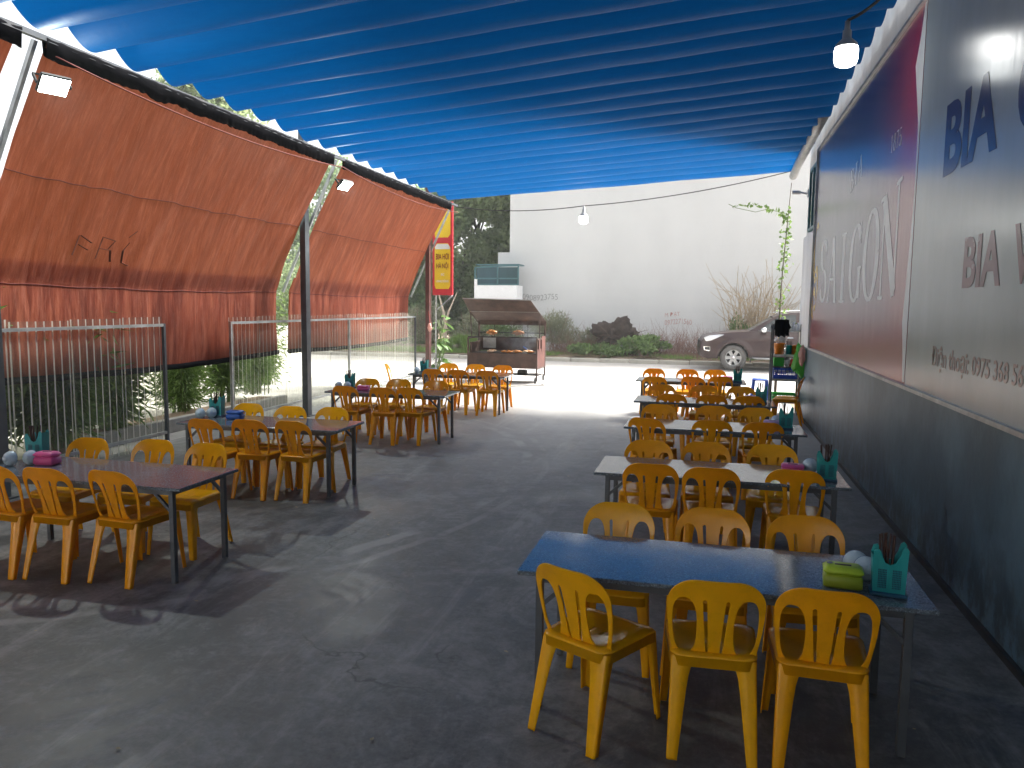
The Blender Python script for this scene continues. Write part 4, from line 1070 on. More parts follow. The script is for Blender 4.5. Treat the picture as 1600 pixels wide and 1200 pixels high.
cu = thing('cutlery', 'dark cutlery standing in the teal cup on the rack', 'cutlery', (rx+.05, ry-.06, 1.08))
cm = MB().box((0, 0, .12), (.008, .004, .24)); cme = mesh('knife', cm.v, cm.f, M['dark'])
for i in range(7): put('knife', cme, cu, (random.uniform(-.02, .02), random.uniform(-.02, .02), 0), (random.uniform(-.2, .2), random.uniform(-.25, .2), random.uniform(0, 3)))
def lumpy(name, c, rx_, ry_, rz_, m, label, cat, seed=0, amp=.25, n=18, parent=None, freq=2.2):
    vs = []; fs = []
    for j in range(n+1):
        th = PI*j/n
        for i in range(n*2):
            ph = PI*i/n; d = Vector((math.sin(th)*math.cos(ph), math.sin(th)*math.sin(ph), math.cos(th)))
            k = 1+amp*(noise.noise(d*freq+Vector((seed, 0, 0)))+.5*noise.noise(d*freq*2.6+Vector((0, seed, 0))))
            vs.append((d.x*rx_*k, d.y*ry_*k, d.z*rz_*k))
    N = n*2
    for j in range(n):
        for i in range(N): fs.append((j*N+i, (j+1)*N+i, (j+1)*N+(i+1) % N, j*N+(i+1) % N))
    o = put(name, mesh(name, vs, fs, m, True), parent, c)
    if label: tag(o, label, cat)
    return o
lumpy('white_bag', (rx-.10, ry, 1.33), .10, .10, .06, M['whitepl'], 'crumpled white plastic bag in the orange basket on the rack', 'bag', 3, .5)
lumpy('white_bag', (rx+.03, ry+.09, 1.13), .06, .06, .06, M['whitepl'], 'small white bundle behind the teal cup on the rack', 'bag', 8, .4)
bk_ = MB(); 
cl = thing('black_cloth', 'black cloth draped over the top of the rack', 'cloth', (1.16, 14.43, 1.50))
pts = [(.02, .20), (.02, .165), (.0, .13), (-.012, .06), (-.014, -.03), (-.010, -.10)]
vs = []; n1 = 18
for i in range(n1+1):
    x = .02+.24*i/n1
    for k, (yy, zz) in enumerate(pts): vs.append((x, yy*.8-.03*(k > 2)+.012*math.sin(i*1.7+k), zz+.015*math.sin(i*.9)*(k > 3)))
cl2 = put('drape', mesh('drape', vs, [(i*6+k, (i+1)*6+k, (i+1)*6+k+1, i*6+k+1) for i in range(n1) for k in range(5)], M['black_cloth'], True), cl)
lumpy('fold', (.14, .13, .06), .15, .13, .085, M['black_cloth'], None, None, 19, .35, 16, cl)
for i, (bx, hh) in enumerate(((.34, .13), (.39, .11), (.43, .12))):
    bt = thing('glass_jar', ('left', 'middle', 'right')[i]+' of three small glass jars on top of the rack', 'jar', (1.16+bx, 14.5+.05*i, 1.51))
    MB().lathe([(.001, 0), (.022, 0), (.024, .01), (.024, hh*.7), (.014, hh*.85), (.014, hh)], 12).mk('glass', M['lens'], bt, True)
    MB().lathe([(.015, hh), (.016, hh+.015), (.001, hh+.016)], 12).mk('cap', M['creeper'] if i == 1 else M['whitepl'], bt)
crate(rx-.11, ry-.01, .862, .17, .2, .15, M['greenplastic'], 'green_basket', 'small green basket above the blue crate on the rack', 'basket')
lumpy('white_packet', (rx+.03, ry-.04, .94), .06, .05, .08, M['whitepl'], 'white packet above the blue crate on the rack', 'packet', 5, .3)
lumpy('red_packet', (rx+.13, ry-.02, .92), .07, .06, .07, M['redpl'], 'red packet above the blue crate on the rack', 'packet', 6, .3)
MBsh = MB().box((rw/2, rd/2, .85), (rw-.036, rd-.036, .016)); MBsh.mk('shelf', M['steel'], rk)
lumpy('white_bowls', (rx-.02, ry, .83-.05), .15, .10, .05, M['whitepl'], 'pale crockery heaped in the blue crate on the rack', 'crockery', 9, .2)
bgm = lumpy('green_bag', (1.60, 14.05, 1.00), .13, .10, .26, M['bag_green'], 'bulging light green plastic bag hanging between the rack and the wall', 'bag', 12, .45, freq=1.6)
lumpy('pink_bag', (1.585, 13.78, 1.10), .05, .08, .17, M['bag_pink'], 'pale pink plastic bag hanging on the wall right of the green bag', 'bag', 15, .4)
# blue stool behind the rack
stl = thing('blue_stool', 'dark blue plastic stool standing left of the rack', 'stool', (1.02, 15.2, 0))
MB().box((0, 0, .55), (.28, .28, .03), bev=.012).mk('seat', M['blueplastic'], stl, True)
for sx in (-1, 1):
    for sy in (-1, 1): MB().bar((sx*.115, sy*.115, .54), (sx*.155, sy*.155, 0), .045, .045).mk('leg', M['blueplastic'], stl)
MB().box((0, -.13, .30), (.22, .01, .06)).mk('stretcher', M['blueplastic'], stl)

# security camera, pole with vine
sc_o = thing('security_camera', 'small white security camera on the end of the shop wall', 'camera', (1.50, 14.4, 3.90))
MB().lathe([(.001, 0), (.030, 0), (.034, .02), (.034, .13), (.001, .13)], 14, T=Matrix.Rotation(-PI/2, 4, 'Y')).mk('camera_body', M['whitepl'], sc_o, True)
MB().lathe([(.001, -.004), (.024, -.004), (.026, .002)], 14, T=Matrix.Translation((-.132, 0, 0)) @ Matrix.Rotation(-PI/2, 4, 'Y')).mk('lens', M['dark'], sc_o)
MB().bar((0, 0, 0), (.13, 0, -.03), .03).box((.13, 0, -.02), (.03, .10, .14)).mk('mount', M['whitepl'], sc_o)
vn = thing('climbing_vine', 'thin bamboo pole with a green vine climbing beside the shop wall', 'plant', (1.33, 15.6, 0))
MB().tube([(0, 0, .0), (.02, 0, 1.3), (.03, 0, 2.4)], [.028, .026, .012], 8).mk('stake', M['bark'], vn, True)
MB().tube([(.02, .02, .9), (.04, .02, 2.6), (.13, .02, 4.25)], [.014, .012, .007], 6).mk('pole', M['bark'], vn, True)
MB().tube([(.10, .02, 3.55), (.0, .02, 3.68), (-.25, .02, 3.78), (-.5, 0, 3.72), (-.85, -.02, 3.80), (-1.0, 0, 3.88)], .006, 5).mk('tendril', M['bamboo_stem'], vn, True)

def leafquad(c, d, nrm, L, W):
    d = d.normalized(); s_ = d.cross(nrm)
    if s_.length < 1e-3: s_ = d.cross(Vector((1, .3, .2)))
    s_.normalize(); up = s_.cross(d)
    return [c, c+d*L*.35+s_*W*.5, c+d*L+up*(-L*.12), c+d*L*.35-s_*W*.5]
def rv(rnd): return Vector((rnd.gauss(0, 1), rnd.gauss(0, 1), rnd.gauss(0, 1))).normalized()
def leaves(name, items, m, parent=None, kind=None):
    vs = []; fs = []
    for c, d, nrm, L, W in items:
        o = len(vs); vs += leafquad(c, d, nrm, L, W); fs.append((o, o+1, o+2)); fs.append((o, o+2, o+3))
    ob = put(name, mesh(name, vs, fs, m), parent)
    if kind: ob['kind'] = kind
    return ob
rnd = random.Random(5); it = []
for i in range(150):
    t = rnd.random(); z = 1.7+2.1*t**.8
    c = Vector((.02+.03*z/2+rnd.gauss(0, .05), rnd.gauss(0, .05), z)); it.append((c, rv(rnd)+Vector((0, 0, -.4)), rv(rnd), rnd.uniform(.05, .10), rnd.uniform(.04, .07)))
for i in range(46):
    t = i/46; x = lerp(.08, -.95, t); z = 3.62+.16*math.sin(t*2.6)+.12*t
    it.append((Vector((x, .0+rnd.gauss(0, .02), z)), rv(rnd)+Vector((-.4, 0, -.2)), rv(rnd), lerp(.11, .05, t), lerp(.08, .03, t)))
leaves('leaves', it, M['bamboo'], vn, 'stuff')

# ------------------------------------------------------------------ far wall, small house, gate house
bw = thing('white_building', 'large blank pale grey building wall across the road', 'building')
MB().box((8.0, 34.0, 5.5), (31.4, 8.0, 11.0)).mk('wall', M['bigwall'], bw)
MB().box((-7.95, 33.2, 2.0), (.495, 6.3, 4.0)).mk('wall_step', M['bigwall'], bw)
hs_ = thing('white_house', 'small bright white house with teal glazing left of the blank wall', 'house')
MB().box((-7.93, 29.2, 1.28), (1.70, .96, 2.76)).mk('wall', M['cleanwhite'], hs_)
MB().box((-8.72, 29.2, 2.79), (.12, .96, .24)).mk('corner_pier', M['cleanwhite'], hs_)
wn = MB()
for (a, b) in (((-8.64, 2.69), (-7.03, 2.69)), ((-8.75, 3.34), (-7.03, 3.42)), ((-8.72, 2.92), (-7.03, 2.92)), ((-7.03, 2.67), (-7.03, 3.44)), ((-7.85, 2.69), (-7.85, 3.38)), ((-8.75, 2.9), (-8.75, 3.34))):
    wn.bar((a[0], 28.73, a[1]), (b[0], 28.73, b[1]), .05, .05)
wno = wn.mk('window', M['tealframe'], hs_)
for x0_, x1_ in ((-8.70, -7.88), (-7.82, -7.06)):
    for z0_, z1_ in ((2.70, 2.90), (2.94, 3.35)): MB().box(((x0_+x1_)/2, 28.75, (z0_+z1_)/2), (x1_-x0_, .01, z1_-z0_)).mk('pane', M['tealglass'], wno)
MB().box((-7.88, 29.25, 3.45), (1.72, .9, .05)).mk('roof', M['tealframe'], hs_)
def marking(body, x, z, wd, ht, m, label, slant=0):
    o = text_on(body, 1, None, m, (x, 29.992, z), (1, 0, 0), (0, 0, 1), name='wall_marking', fit=(wd, ht), bold=-0.012)
    rnd = random.Random(body)
    for v in o.data.vertices:
        v.co.z += .03*math.sin(v.co.x*5)+.012*noise.noise(v.co*9); v.co.x += .015*noise.noise(v.co*7+Vector((3, 0, 0)))
    return tag(o, label, 'wall writing')
marking('0908923755', -7.15, 2.12, 1.42, .22, M['graf_grey'], 'grey painted phone number on the blank wall above the grill cart')
marking('M ĐẠT', -1.55, 1.50, .55, .20, M['graf_red'], 'faded red painted name above the red phone number on the wall')
marking('0972271560', -1.55, 1.24, 1.0, .19, M['graf_red'], 'faded red painted phone number low on the blank wall')

# left boundary: pale wall beyond the fence
for (xa, xb, ya, yb, h_, lab) in ((-9.85, -9.7, 2, 13.2, 1.75, 'cream boundary wall seen through the nearest fence panel'), (-12.4, -12.25, 13.6, 22, 1.15, 'low pale boundary wall seen through the long fence panel')):
    bwl = thing('boundary_wall', lab, 'wall')
    MB().box(((xa+xb)/2, (ya+yb)/2, h_/2), (xb-xa, yb-ya, h_)).mk('wall', M['cream'], bwl)
    MB().box(((xa+xb)/2, (ya+yb)/2, h_+.03), (xb-xa+.08, yb-ya, .06)).mk('coping', M['whitewall'], bwl)
    nn = int((yb-ya)/.6)
    for i in range(nn+1): MB().box((xb+.008, ya+.05+(yb-ya-.1)*i/nn, h_/2-.02), (.016, .05, h_-.05)).mk('panel_rib', M['cream'], bwl)
cb = thing('planter_kerb', 'low concrete planter edge under the bamboo between the fence panels', 'planter')
MB().box((-7.55, 10.2, .10), (.12, 5.0, .20), bev=.01).mk('edge', M['pot'], cb)
MB().box((-7.85, 10.2, .09), (.48, 5.0, .14)).mk('soil', M['soil'], cb)

# ------------------------------------------------------------------ plants
def bamboo(x, y, label, seed, h_=2.3, sp=.75, n=900, nl=0, L=.16):
    b = thing('bamboo_clump', label, 'plant', (x, y, .0), 0, 'bamboo clumps behind the fence'); rnd = random.Random(seed)
    stems = []; mb = MB()
    for i in range(26):
        a = rnd.uniform(0, 2*PI); r = rnd.uniform(0, .25); p0 = Vector((r*math.cos(a), r*math.sin(a), .1))
        lean = Vector((rnd.gauss(0, .35), rnd.gauss(0, .35), 0))*sp; hh = h_*rnd.uniform(.6, 1.05)
        P = [p0+lean*(t**1.8)+Vector((0, 0, hh*t)) for t in (0, .2, .4, .6, .8, 1)]
        mb.tube(P, [.011, .010, .009, .007, .005, .002], 5); stems.append(P)
    mb.mk('stems', M['bamboo_stem'], b, True)
    def one():
        P = rnd.choice(stems); t = rnd.uniform(.8, 4.99) ; k = int(t); c = P[k].lerp(P[k+1], t-k)
        out = Vector((rnd.gauss(0, 1), rnd.gauss(0, 1), 0)).normalized()
        c = c+out*abs(rnd.gauss(0, .17))+Vector((0, 0, rnd.gauss(0, .08)))
        d = out+Vector((0, 0, rnd.uniform(-1.3, .25)))
        d = d+rv(rnd)*.45; return (c, d, rv(rnd), L*rnd.uniform(.6, 1.25), L*.15)
    leaves('foliage', [one() for _ in range(n)], M['bamboo'], b, 'stuff')
    if nl:
        lm = mesh('leaf', leafquad(Vector((0, 0, 0)), Vector((0, 1, 0)), Vector((0, 0, 1)), 1.0, .17), [(0, 1, 2), (0, 2, 3)], M['bamboo'])
        for _ in range(nl):
            c, d, nn_, l_, w_ = one(); o = put('leaf', lm, b, c); q = d.to_track_quat('Y', 'Z'); o.rotation_euler = q.to_euler(); o.rotation_euler.rotate_axis('Y', rnd.uniform(-1.2, 1.2)); s_ = l_*1.15; o.scale = (s_, s_, s_)
    return b
bamboo(-7.75, 4.9, 'dark bamboo clump at the left picture edge behind the fence', 2, 1.9, .9, 3600, L=.25)
bamboo(-7.8, 6.2, 'dense dark bamboo clump behind the left half of the nearest fence panel', 1, 2.0, 1.0, 4600, L=.26)
bamboo(-8.3, 7.0, 'second row bamboo clump behind the nearest fence panel', 8, 2.4, 1.1, 4200, L=.26)
bamboo(-7.75, 7.6, 'drooping bamboo clump by the right end of the nearest fence panel', 3, 1.8, .8, 3600, 60, L=.25)
bamboo(-7.9, 8.7, 'dark bamboo clump left of the bright slot behind the nearest fence panel', 9, 1.9, .6, 3000, 60, L=.25)
bamboo(-8.2, 10.6, 'leafy green bamboo clump in the gap between the fence panels', 4, 1.9, .75, 5200, 270)
bamboo(-8.3, 11.9, 'bamboo clump behind the near end of the long fence panel', 5, 2.6, .9, 8000)
bamboo(-8.6, 13.4, 'bamboo clump behind the middle of the long fence panel', 6, 2.2, .9, 4500)
bamboo(-9.4, 15.0, 'thin bamboo clump behind the far end of the long fence panel', 7, 1.5, .8, 1500)

def tree(x, y, h_, rad, label, seed, m, n=9000, trunk_r=.2, base=.35, leaf=.30):
    t = thing('tree', label, 'tree', (x, y, 0), 0, 'trees beyond the yard'); rnd = random.Random(seed)
    mb = MB(); P = [Vector((0, 0, 0)), Vector((rnd.gauss(0, .15), 0, h_*.25)), Vector((rnd.gauss(0, .3), rnd.gauss(0, .3), h_*.5)), Vector((rnd.gauss(0, .4), rnd.gauss(0, .4), h_*.8))]
    mb.tube(P, [trunk_r, trunk_r*.8, trunk_r*.55, trunk_r*.2], 8)
    lobes = []
    for i in range(22):
        a = rnd.uniform(0, 2*PI); z = h_*lerp(base, .98, rnd.random()); e = math.sqrt(max(.05, 1-((z/h_-(base+1)/2)/((1-base)/2+.08))**2))
        c = Vector((math.cos(a)*rad*.62*e*rnd.uniform(.5, 1.1), math.sin(a)*rad*.62*e*rnd.uniform(.5, 1.1), z)); r = rad*rnd.uniform(.28, .46)
        lobes.append((c, r)); s0 = P[1].lerp(P[3], rnd.uniform(.2, .9)); mb.tube([s0, s0.lerp(c, .5)+Vector((0, 0, -.1)), c], [trunk_r*.3, trunk_r*.2, .02], 5)
    mb.mk('trunk', M['bark'], t, True)
    it = []
    for _ in range(n):
        c, r = rnd.choice(lobes); d = rv(rnd); k = rnd.random()**.4
        p = c+d*r*k*(1+.35*noise.noise(d*2.5+c)); p.z -= .15*r*rnd.random()
        it.append((p, rv(rnd)+Vector((0, 0, -.15)), d+rv(rnd)*.9, leaf*.72*rnd.uniform(.6, 1.3), leaf*.5))
    leaves('crown', it, m, t)
    return t
tree(-10.6, 35.0, 8.2, 2.6, 'tall rounded green tree directly left of the blank wall', 21, M['tree_b'], 42000, base=.12)
tree(-13.0, 33.5, 6.8, 2.4, 'dark green tree behind the vertical beer sign', 22, M['tree_a'], 36000, base=.08)
tree(-9.3, 40.0, 9.5, 3.0, 'taller dark tree behind the small white house', 23, M['tree_a'], 36000, base=.1)
tree(-18.5, 25.6, 10.3, 2.6, 'tall tree rising above the long orange screen', 24, M['tree_b'], 13000, base=.35)
tree(-19.5, 36.5, 9.2, 3.2, 'tree top showing between canopy and far orange screen', 25, M['tree_a'], 11000, base=.25)
tree(-14.5, 15.5, 5.0, 2.0, 'leafy tree behind the middle of the orange screens', 26, M['tree_b'], 9000, base=.2, leaf=.2)
tree(-10.9, 12.2, 4.4, 1.5, 'young tree seen in the slit between the orange screens', 31, M['tree_b'], 9000, .08, .3, .16)
tree(-11.0, 8.2, 4.3, 1.8, 'young leafy tree behind the long orange screen', 32, M['tree_a'], 14000, .08, .12, .18)
tree(-11.0, 4.6, 4.3, 1.8, 'young leafy tree behind the leftmost orange screen', 33, M['tree_a'], 9000, .08, .25, .16)
tree(-15.5, 10.5, 8.3, 1.8, 'tree glimpsed past the slanted bar at the left picture edge', 27, M['tree_b'], 8000, base=.3, leaf=.2)
tree(-16.5, 29.5, 4.2, 2.2, 'low tree behind the long fence panel', 28, M['tree_b'], 8000, base=.05, leaf=.22)

def bush(x, y, rx_, ry_, h_, m, label, seed, n=3000, L=.14, W=.5, group='weeds and shrubs on the verge', z0=.1, up=.3, name='shrub'):
    b = thing(name, label, 'shrub', (x, y, z0), 0, group); rnd = random.Random(seed); it = []
    lobes = [(Vector((rnd.gauss(0, .45)*rx_, rnd.gauss(0, .4)*ry_, h_*rnd.uniform(.15, .72))), rnd.uniform(.28, .5)) for _ in range(14)]
    for _ in range(n):
        c, r = rnd.choice(lobes); d = rv(rnd); k = rnd.random()**.45
        p = c+Vector((d.x*rx_*r*k, d.y*ry_*r*k, abs(d.z)*h_*r*k*.9)); p.z = max(.01, p.z)
        it.append((p, rv(rnd)+Vector((0, 0, up)), rv(rnd), L*rnd.uniform(.6, 1.4), L*W))
    leaves('foliage', it, m, b)
    mb = MB()
    for _ in range(16):
        a = Vector((rnd.gauss(0, .2)*rx_, rnd.gauss(0, .2)*ry_, 0)); c = a+Vector((rnd.gauss(0, .4)*rx_, rnd.gauss(0, .3)*ry_, h_*rnd.uniform(.5, 1.05)))
        mb.tube([a, a.lerp(c, .5)+Vector((0, 0, .05)), c], [.012, .009, .003], 4)
    mb.mk('stems', M['twig'], b)
    return b
bush(-5.4, 28.2, 1.1, .9, 1.65, M['greyshrub'], 'feathery grey green bush right of the grill cart', 41, 5200, .15, .16, up=.9)
bush(-4.1, 28.4, .7, .6, 1.1, M['greyshrub'], 'low drooping bush left of the dark stump', 42, 1800, .14, .2, up=.5)
bush(-3.75, 27.0, .85, .45, .50, M['creeper'], 'bright leafy weeds left of the stump on the verge', 43, 1300, .13, .7)
bush(-2.2, 26.9, 1.0, .5, .78, M['creeper'], 'mound of bright green creeper in front of the stump', 44, 2600, .12, .8)
bush(-8.6, 28.3, 1.1, .9, 1.5, M['greyshrub'], 'grey green bushes left of the grill cart', 45, 5200, .13, .3, up=.4)
bush(-10.6, 28.6, 1.2, .9, 1.9, M['greyshrub'], 'tall grey green bush behind the bare forked trunk', 46, 5200, .13, .3, up=.4)
bush(-7.2, 28.1, .9, .8, 1.3, M['shrub'], 'green bush seen through the open grill cart', 47, 3000, .12, .35)
bush(-8.6, 27.0, .9, .4, .6, M['grass'], 'bright green grassy weeds left of the cart', 48, 3000, .22, .08, up=1.5)
bush(1.35, 28.6, .65, .5, 1.45, M['creeper'], 'green creeper growing up the dry reeds', 49, 2200, .13, .7)
# dry brush: red brown twigs
def brush(x, y, w_, d_, h_, label, seed, n, m='twig', lean=.5, r=.006, up=1.0, name='dry_brush'):
    b = thing(name, label, 'brush', (x, y, .1), 0, 'dry brush on the verge'); rnd = random.Random(seed); mb = MB()
    for _ in range(n):
        a = Vector((rnd.uniform(-w_, w_)/2, rnd.uniform(-d_, d_)/2, 0)); L = h_*rnd.uniform(.4, 1.1)
        d = Vector((rnd.gauss(0, lean), rnd.gauss(0, lean), up)).normalized(); c = a+d*L; k = a.lerp(c, .55)+rv(rnd)*L*.08
        mb.tube([a, k, c], [r, r*.8, r*.4], 3, cap=False)
        for q in range(2):
            e = k.lerp(c, rnd.random()); mb.tube([e, e+(d+rv(rnd)*.9)*L*.28], [r*.6, r*.3], 3, cap=False)
    mb.mk('twigs', M[m], b); return b
brush(-.85, 28.2, 3.6, 1.6, .98, 'reddish dry twigs between the stump and the car', 61, 700, lean=.6, up=.9)
brush(-1.0, 27.3, 2.6, 1.0, .6, 'fallen reddish branches low on the verge before the car', 62, 420, lean=1.3, up=.5, r=.008)
brush(-4.5, 28.0, 2.2, 1.0, 1.0, 'tangle of brown twigs under the feathery bush', 63, 330, lean=.9, up=.7)
brush(1.6, 28.6, 1.2, .6, 2.45, 'cluster of tall dry straw coloured reeds behind the car', 64, 130, 'reed', .26, .019, 1.0, 'dry_reeds')
brush(2.5, 28.8, 1.0, .5, 2.0, 'thin dry stalks right of the reed cluster', 65, 26, 'reed', .2, .015, 1.0, 'dry_reeds')
# stump
sp_ = thing('tree_stump', 'large charred dark stump lying on the verge', 'stump', (-3.1, 27.7, .1))
lumpy('stump_body', (-.12, 0, .72), .66, .5, .50, M['stump'], None, None, 22, .8, 30, sp_)
lumpy('stump_foot', (-.1, .05, .25), .6, .45, .4, M['stump'], None, None, 24, .7, 22, sp_)
lumpy('root_mass', (.65, .1, .42), .8, .4, .34, M['stump'], None, None, 27, .8, 22, sp_)
rb = MB(); rnd = random.Random(3)
for _ in range(16):
    a = Vector((rnd.uniform(-.5, .7), rnd.uniform(-.45, -.2), rnd.uniform(.1, .8))); c = a+Vector((rnd.gauss(0, .4), rnd.gauss(-.1, .1), rnd.uniform(-.1, .6)))
    rb.tube([a, a.lerp(c, .5)+rv(rnd)*.06, c], [.018, .012, .005], 5)
rb.mk('roots', M['bark'], sp_, True)
lumpy('white_bag', (-2.78, 27.15, .45), .13, .1, .16, M['whitepl'], 'white plastic litter lying against the stump', 'litter', 31, .3)
# bare forked trunk
ft = thing('bare_trunk', 'pale bare forked trunk left of the grill cart', 'tree', (-9.4, 27.2, .1))
MB().tube([(0, 0, 0), (-.05, 0, .6), (-.02, 0, 1.1), (-.12, 0, 1.6), (-.28, 0, 2.15)], [.10, .075, .06, .045, .02], 7).mk('trunk', M['palebark'], ft, True)
MB().tube([(-.02, 0, 1.1), (.10, 0, 1.55), (.42, 0, 2.25)], [.05, .04, .015], 6).mk('branch', M['palebark'], ft, True)
MB().tube([(.08, 0, 0), (.12, 0, .35)], [.05, .03], 6).mk('branch', M['palebark'], ft, True)
# grass and litter: uncountable
rnd = random.Random(77); it = []
for _ in range(9000):
    x = rnd.uniform(-14, 4); y = 26.3+abs(rnd.gauss(0, .7))
    if noise.noise((x*.8, y*.8, 4)) < -.05 and x > -7.5: continue
    it.append((Vector((x, y, .12+.03)), Vector((rnd.gauss(0, .35), rnd.gauss(0, .35), 1)), rv(rnd), rnd.uniform(.06, .2)*(1.4 if x < -7 else 1), .02))
tag(leaves('grass', it, M['grass']), 'short green grass growing along the kerb and verge', 'grass', kind='stuff')
it = [(Vector((rnd.uniform(-7, 4), 26.4+abs(rnd.gauss(0, .8)), .18)), Vector((rnd.gauss(0, 1), rnd.gauss(0, 1), .15)), Vector((0, 0, 1)), rnd.uniform(.08, .3), .02) for _ in range(2600)]
tag(leaves('dry_litter', it, M['drygrass']), 'dry straw and leaf litter strewn over the verge', 'litter', kind='stuff')
# broad leafed plant by the far post
bl = thing('broadleaf_plant', 'bright green broad leaved plant behind the far post', 'plant', (-6.75, 18.9, 0)); rnd = random.Random(9)
bst = MB(); lmv = []; 
for k in range(9):
    t = -1+2*k/8
for i in range(34):
    pass
ldd = []
segs = 6
vsl = []; fsl = []
for k in range(segs+1):
    t = k/segs; wv = .20*math.sin(PI*min(1, t*.92+.04))**.8; z = -.35*t*t
    vsl += [(-wv, t, z), (0, t, z-.03), (wv, t, z)]
for k in range(segs): fsl += [(k*3, k*3+1, k*3+4, k*3+3), (k*3+1, k*3+2, k*3+5, k*3+4)]
lme = mesh('leaf', vsl, fsl, M['broadleaf'], True)
for i in range(34):
    z = .25+1.35*rnd.random()**1.1; a = rnd.uniform(0, 2*PI); c = Vector((.10*math.cos(a)+.18*(z/2.3), .1*math.sin(a), z))
    o = put('leaf', lme, bl, c, (rnd.uniform(-.3, .5), rnd.uniform(-.4, .4), a)); s_ = rnd.uniform(.22, .42); o.scale = (s_*1.1, s_, s_)
for i in range(5): bst.tube([(rnd.gauss(0, .08), rnd.gauss(0, .08), 0), (rnd.gauss(.08, .1), rnd.gauss(0, .1), .8), (rnd.gauss(.12, .12), rnd.gauss(0, .12), 1.5)], [.02, .015, .006], 5)
bst.mk('stems', M['bamboo_stem'], bl, True)

# ------------------------------------------------------------------ vertical beer sign
vs_ = thing('vertical_sign', 'tall red and yellow vertical beer signboard at the yard entrance', 'sign', (-6.29, 17.95, 0))
MB().box((0, 0, 3.25), (.52, .05, 2.24), bev=.01).mk('board', M['red_board'], vs_)
def plate(pts, y, m, name):
    n = len(pts); v = [(x, y, z) for x, z in pts]+[(x, y+.006, z) for x, z in pts]
    f = [tuple(range(n)), tuple(range(2*n-1, n-1, -1))]+[(i, n+i, n+(i+1) % n, (i+1) % n) for i in range(n)]
    return put(name, mesh(name, v, f, m), vs_)
c_ = .05
plate([(-.17, 2.28), (.16, 2.28), (.16+.04, 2.36), (.20, 3.28), (.14, 3.38), (-.14, 3.38), (-.20, 3.28), (-.20, 2.36)], -.034, M['yellow_board'], 'yellow_panel')
plate([(-.18, 3.24), (.19, 3.24), (.185, 3.30), (.135, 3.365), (-.135, 3.365), (-.185, 3.30)], -.042, M['white_board'], 'white_cap')
plate([(-.19, 3.52), (.14, 3.52), (.20, 3.60), (.20, 4.28), (-.20, 4.28), (-.20, 3.60)], -.034, M['yellow_board'], 'yellow_panel')
def vtext(b_, x, z, wd, ht, m): text_on(b_, 1, vs_, m, (x, -.040, z), (1, 0, 0), (0, 0, 1), fit=(wd, ht), bold=.015)
vtext('BIA HƠI', -.165, 2.99, .33, .16, M['maroon']); vtext('HÀ NỘI', -.155, 2.745, .31, .19, M['maroon'])
vtext('ĐC', -.04, 2.60, .09, .06, M['white_board']); vtext('LONG DŨNG', -.16, 2.44, .32, .07, M['white_board'])
MB().tube([(-.20, .06, 0), (-.20, .06, 4.3)], .022, 8).mk('pole', M['galv'], vs_, True)
MB().tube([(-.20, .06, 1.75), (.24, .05, 2.13)], .014, 6).mk('strut', M['galv'], vs_, True)
# string of bags hanging on the far post
gt = thing('hanging_bag', 'pale plastic bag hanging on a string from the brown post', 'bag', (-6.42, 17.38, 1.35))
lumpy('bag', (0, 0, 0), .05, .05, .10, M['bag_pink'], None, None, 5, .3, 12, gt)
MB().tube([(0, 0, .09), (-.03, 0, .4)], .004, 4).mk('string', M['redpl'], gt)

# ------------------------------------------------------------------ grill cart
gc = thing('grill_cart', 'sooty brown steel street grill cart with raised hood by the road', 'cart', (-5.73, 18.25, 0))
W_, D_ = 1.75, .95
def cb_(a, b, w_=.035, m='rust', name='frame_bar'): return MB().bar(a, b, w_).mk(name, M[m], gc)
for x_ in (0, W_):
    cb_((x_, 0, .06), (x_, 0, 1.10)); cb_((x_, D_, .12), (x_, D_, 1.42))
    cb_((x_, 0, .36), (x_, D_, .36)); cb_((x_, 0, 1.08), (x_, D_, 1.08))
cb_((0, 0, 1.12), (W_, 0, 1.12), .03, 'soot', 'front_rail'); cb_((0, D_, 1.20), (W_, D_, 1.20), .025, 'soot', 'spit_bar'); cb_((0, D_, 1.41), (W_, D_, 1.41), .03, 'rust', 'rear_rail')
for x_ in (.42, .86, 1.30): cb_((x_, D_, 1.0), (x_, D_, 1.41), .014, 'soot', 'thin_bar')
MB().box((W_/2, -.005, .54), (W_-.04, .012, .36)).mk('front_panel', M['rust'], gc)
MB().box((W_/2, D_*.5, .715), (W_-.02, D_-.05, .02)).mk('grill_tray', M['soot'], gc)
MB().box((W_/2, D_-.03, .90), (W_-.06, .012, .33)).mk('back_panel', M['rust'], gc)
MB().box((.30, D_-.05, .93), (.34, .008, .26)).mk('heat_shield', M['galv'], gc)
MB().box((W_+.005, D_/2, .60), (.012, D_-.06, .46)).mk('side_panel', M['rustred'], gc)
MB().box((W_+.014, D_*.25, .93), (.012, .16, .28)).mk('side_flap', M['rustred'], gc)
MB().box((W_+.014, D_*.72, .95), (.012, .40, .38)).mk('side_flap', M['rustred'], gc)
MB().box((.04, D_*.5, .85), (.05, D_*.8, .26)).mk('end_plate', M['rust'], gc)
MB().box((W_/2, D_*.5, .18), (W_, .5, .02)).mk('lower_shelf', M['soot'], gc)
MB().box((1.30, .4, .24), (.22, .2, .12), bev=.02).mk('ash_box', M['soot'], gc)
